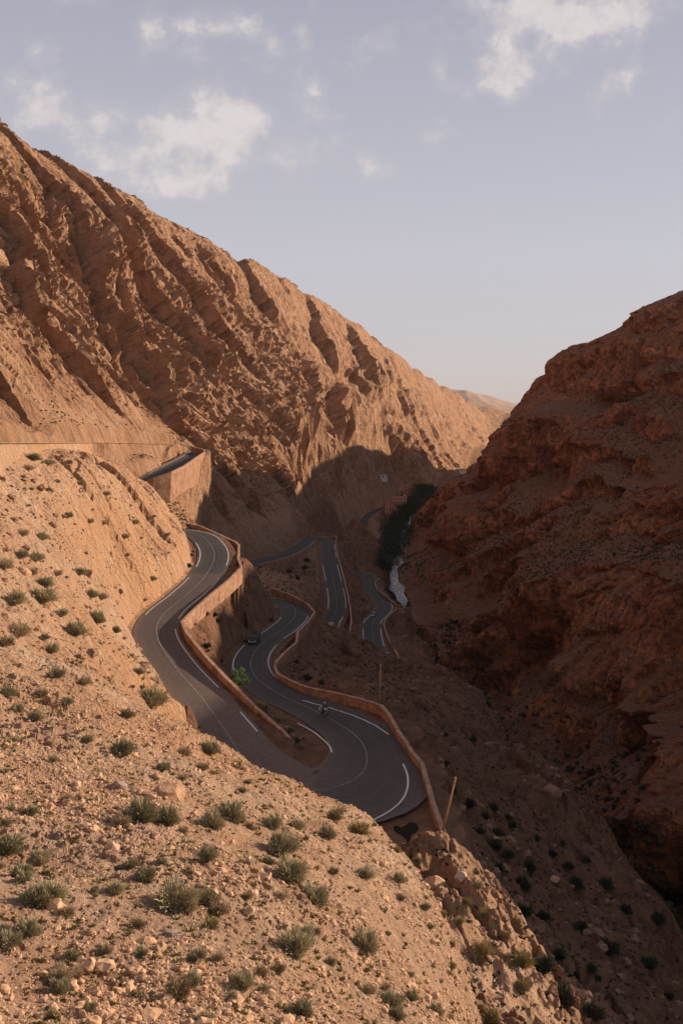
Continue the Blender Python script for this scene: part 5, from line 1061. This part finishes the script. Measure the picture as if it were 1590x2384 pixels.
Rd = [.15, .14, .16, .12, .055, .09, .075, .052, .036, .075, .052, .036, .10, .075, .052, .045, .10, .075, .052, .045]
skin_obj('body', J, E, Rd, M_SK, rd)
skin_obj('jacket', [J[0], J[1], J[2], J[3], J[6], J[7], tuple(np.array(J[7]) * .15 + np.array(J[8]) * .85), J[9], J[10], tuple(np.array(J[10]) * .15 + np.array(J[11]) * .85)], [(0, 1), (1, 2), (2, 3), (3, 4), (4, 5), (5, 6), (3, 7), (7, 8), (8, 9)], [.175, .165, .185, .145, .095, .072, .055, .095, .072, .055], M_JK, rd)
skin_obj('teal_top', [(-.12, 0, 1.10), (-.07, 0, 1.22), (-.03, 0, 1.38)], [(0, 1), (1, 2)], [.11, .12, .10], M_TEAL, rd)
skin_obj('trousers', [J[0], J[12], J[13], J[14], J[16], J[17], J[18]], [(0, 1), (1, 2), (2, 3), (0, 4), (4, 5), (5, 6)], [.165, .12, .092, .07, .12, .092, .07], M_TR, rd)
for s_ in (-1, 1):
    skin_obj('boot', [(-.03, s_ * .27, .46), (-.02, s_ * .27, .36), (.16, s_ * .28, .31)], [(0, 1), (1, 2)], [.07, .062, .05], M_BLK, rd)
    gl = skin_obj('glove', [(.36, s_ * .375, 1.185), (.44, s_ * .38, 1.195), (.48, s_ * .38, 1.165)], [(0, 1), (1, 2)], [.04, .045, .035], M_BLK, rd, 1)
    for k in range(4): y_ = s_ * (.34 + k * .022); skin_obj('finger', [(.455, y_, 1.19), (.485, y_, 1.175), (.478, y_, 1.145), (.452, y_, 1.138)], [(0, 1), (1, 2), (2, 3)], [.010, .010, .009, .008], M_BLK, gl, 1)
    skin_obj('thumb', [(.42, s_ * .345, 1.18), (.44, s_ * .325, 1.155), (.46, s_ * .33, 1.14)], [(0, 1), (1, 2)], [.012, .011, .009], M_BLK, gl, 1)
bm = bmesh.new(); bmesh.ops.create_uvsphere(bm, u_segments=20, v_segments=14, radius=1, matrix=Matrix.Translation((-.05, 0, 1.74)) @ Matrix.Diagonal((.15, .125, .145, 1))); hl = bm_obj('helmet', bm, M_HEL, rd, True)
bm = bmesh.new(); bmesh.ops.create_uvsphere(bm, u_segments=16, v_segments=8, radius=1, matrix=Matrix.Translation((.025, 0, 1.735)) @ Matrix.Diagonal((.095, .105, .055, 1))); bm_obj('visor', bm, M_GL, hl, True)

pos, rr_ = pick((GX > xrim - .5) & (GX < xr + 18) & AZ & (GR > 100) & (GR < 480), 7000)
tufts('gorge_scrub', pos, rng.uniform(.4, 1.5, len(pos)), M_DRK, 12)['label'] = 'dark scrub and debris choking the gorge floor'

# ------------------------------------------------------------------ evening haze
bm = bmesh.new(); box(bm, -4100, 6100, -1600, 9100, -151, 420)
hz = bm_obj('haze', bm, None); hm_ = bpy.data.materials.new('haze'); hm_.use_nodes = True; t = hm_.node_tree; t.nodes.clear()
o_ = N(t, 'ShaderNodeOutputMaterial'); pv = N(t, 'ShaderNodeVolumePrincipled'); pv.inputs['Color'].default_value = (.86, .84, .88, 1); pv.inputs['Density'].default_value = 2.2e-5; pv.inputs['Anisotropy'].default_value = .1
t.links.new(pv.outputs[0], o_.inputs['Volume']); hz.data.materials.append(hm_); tag(hz, kind='stuff'); hz['label'] = 'thin evening haze filling the valley air'
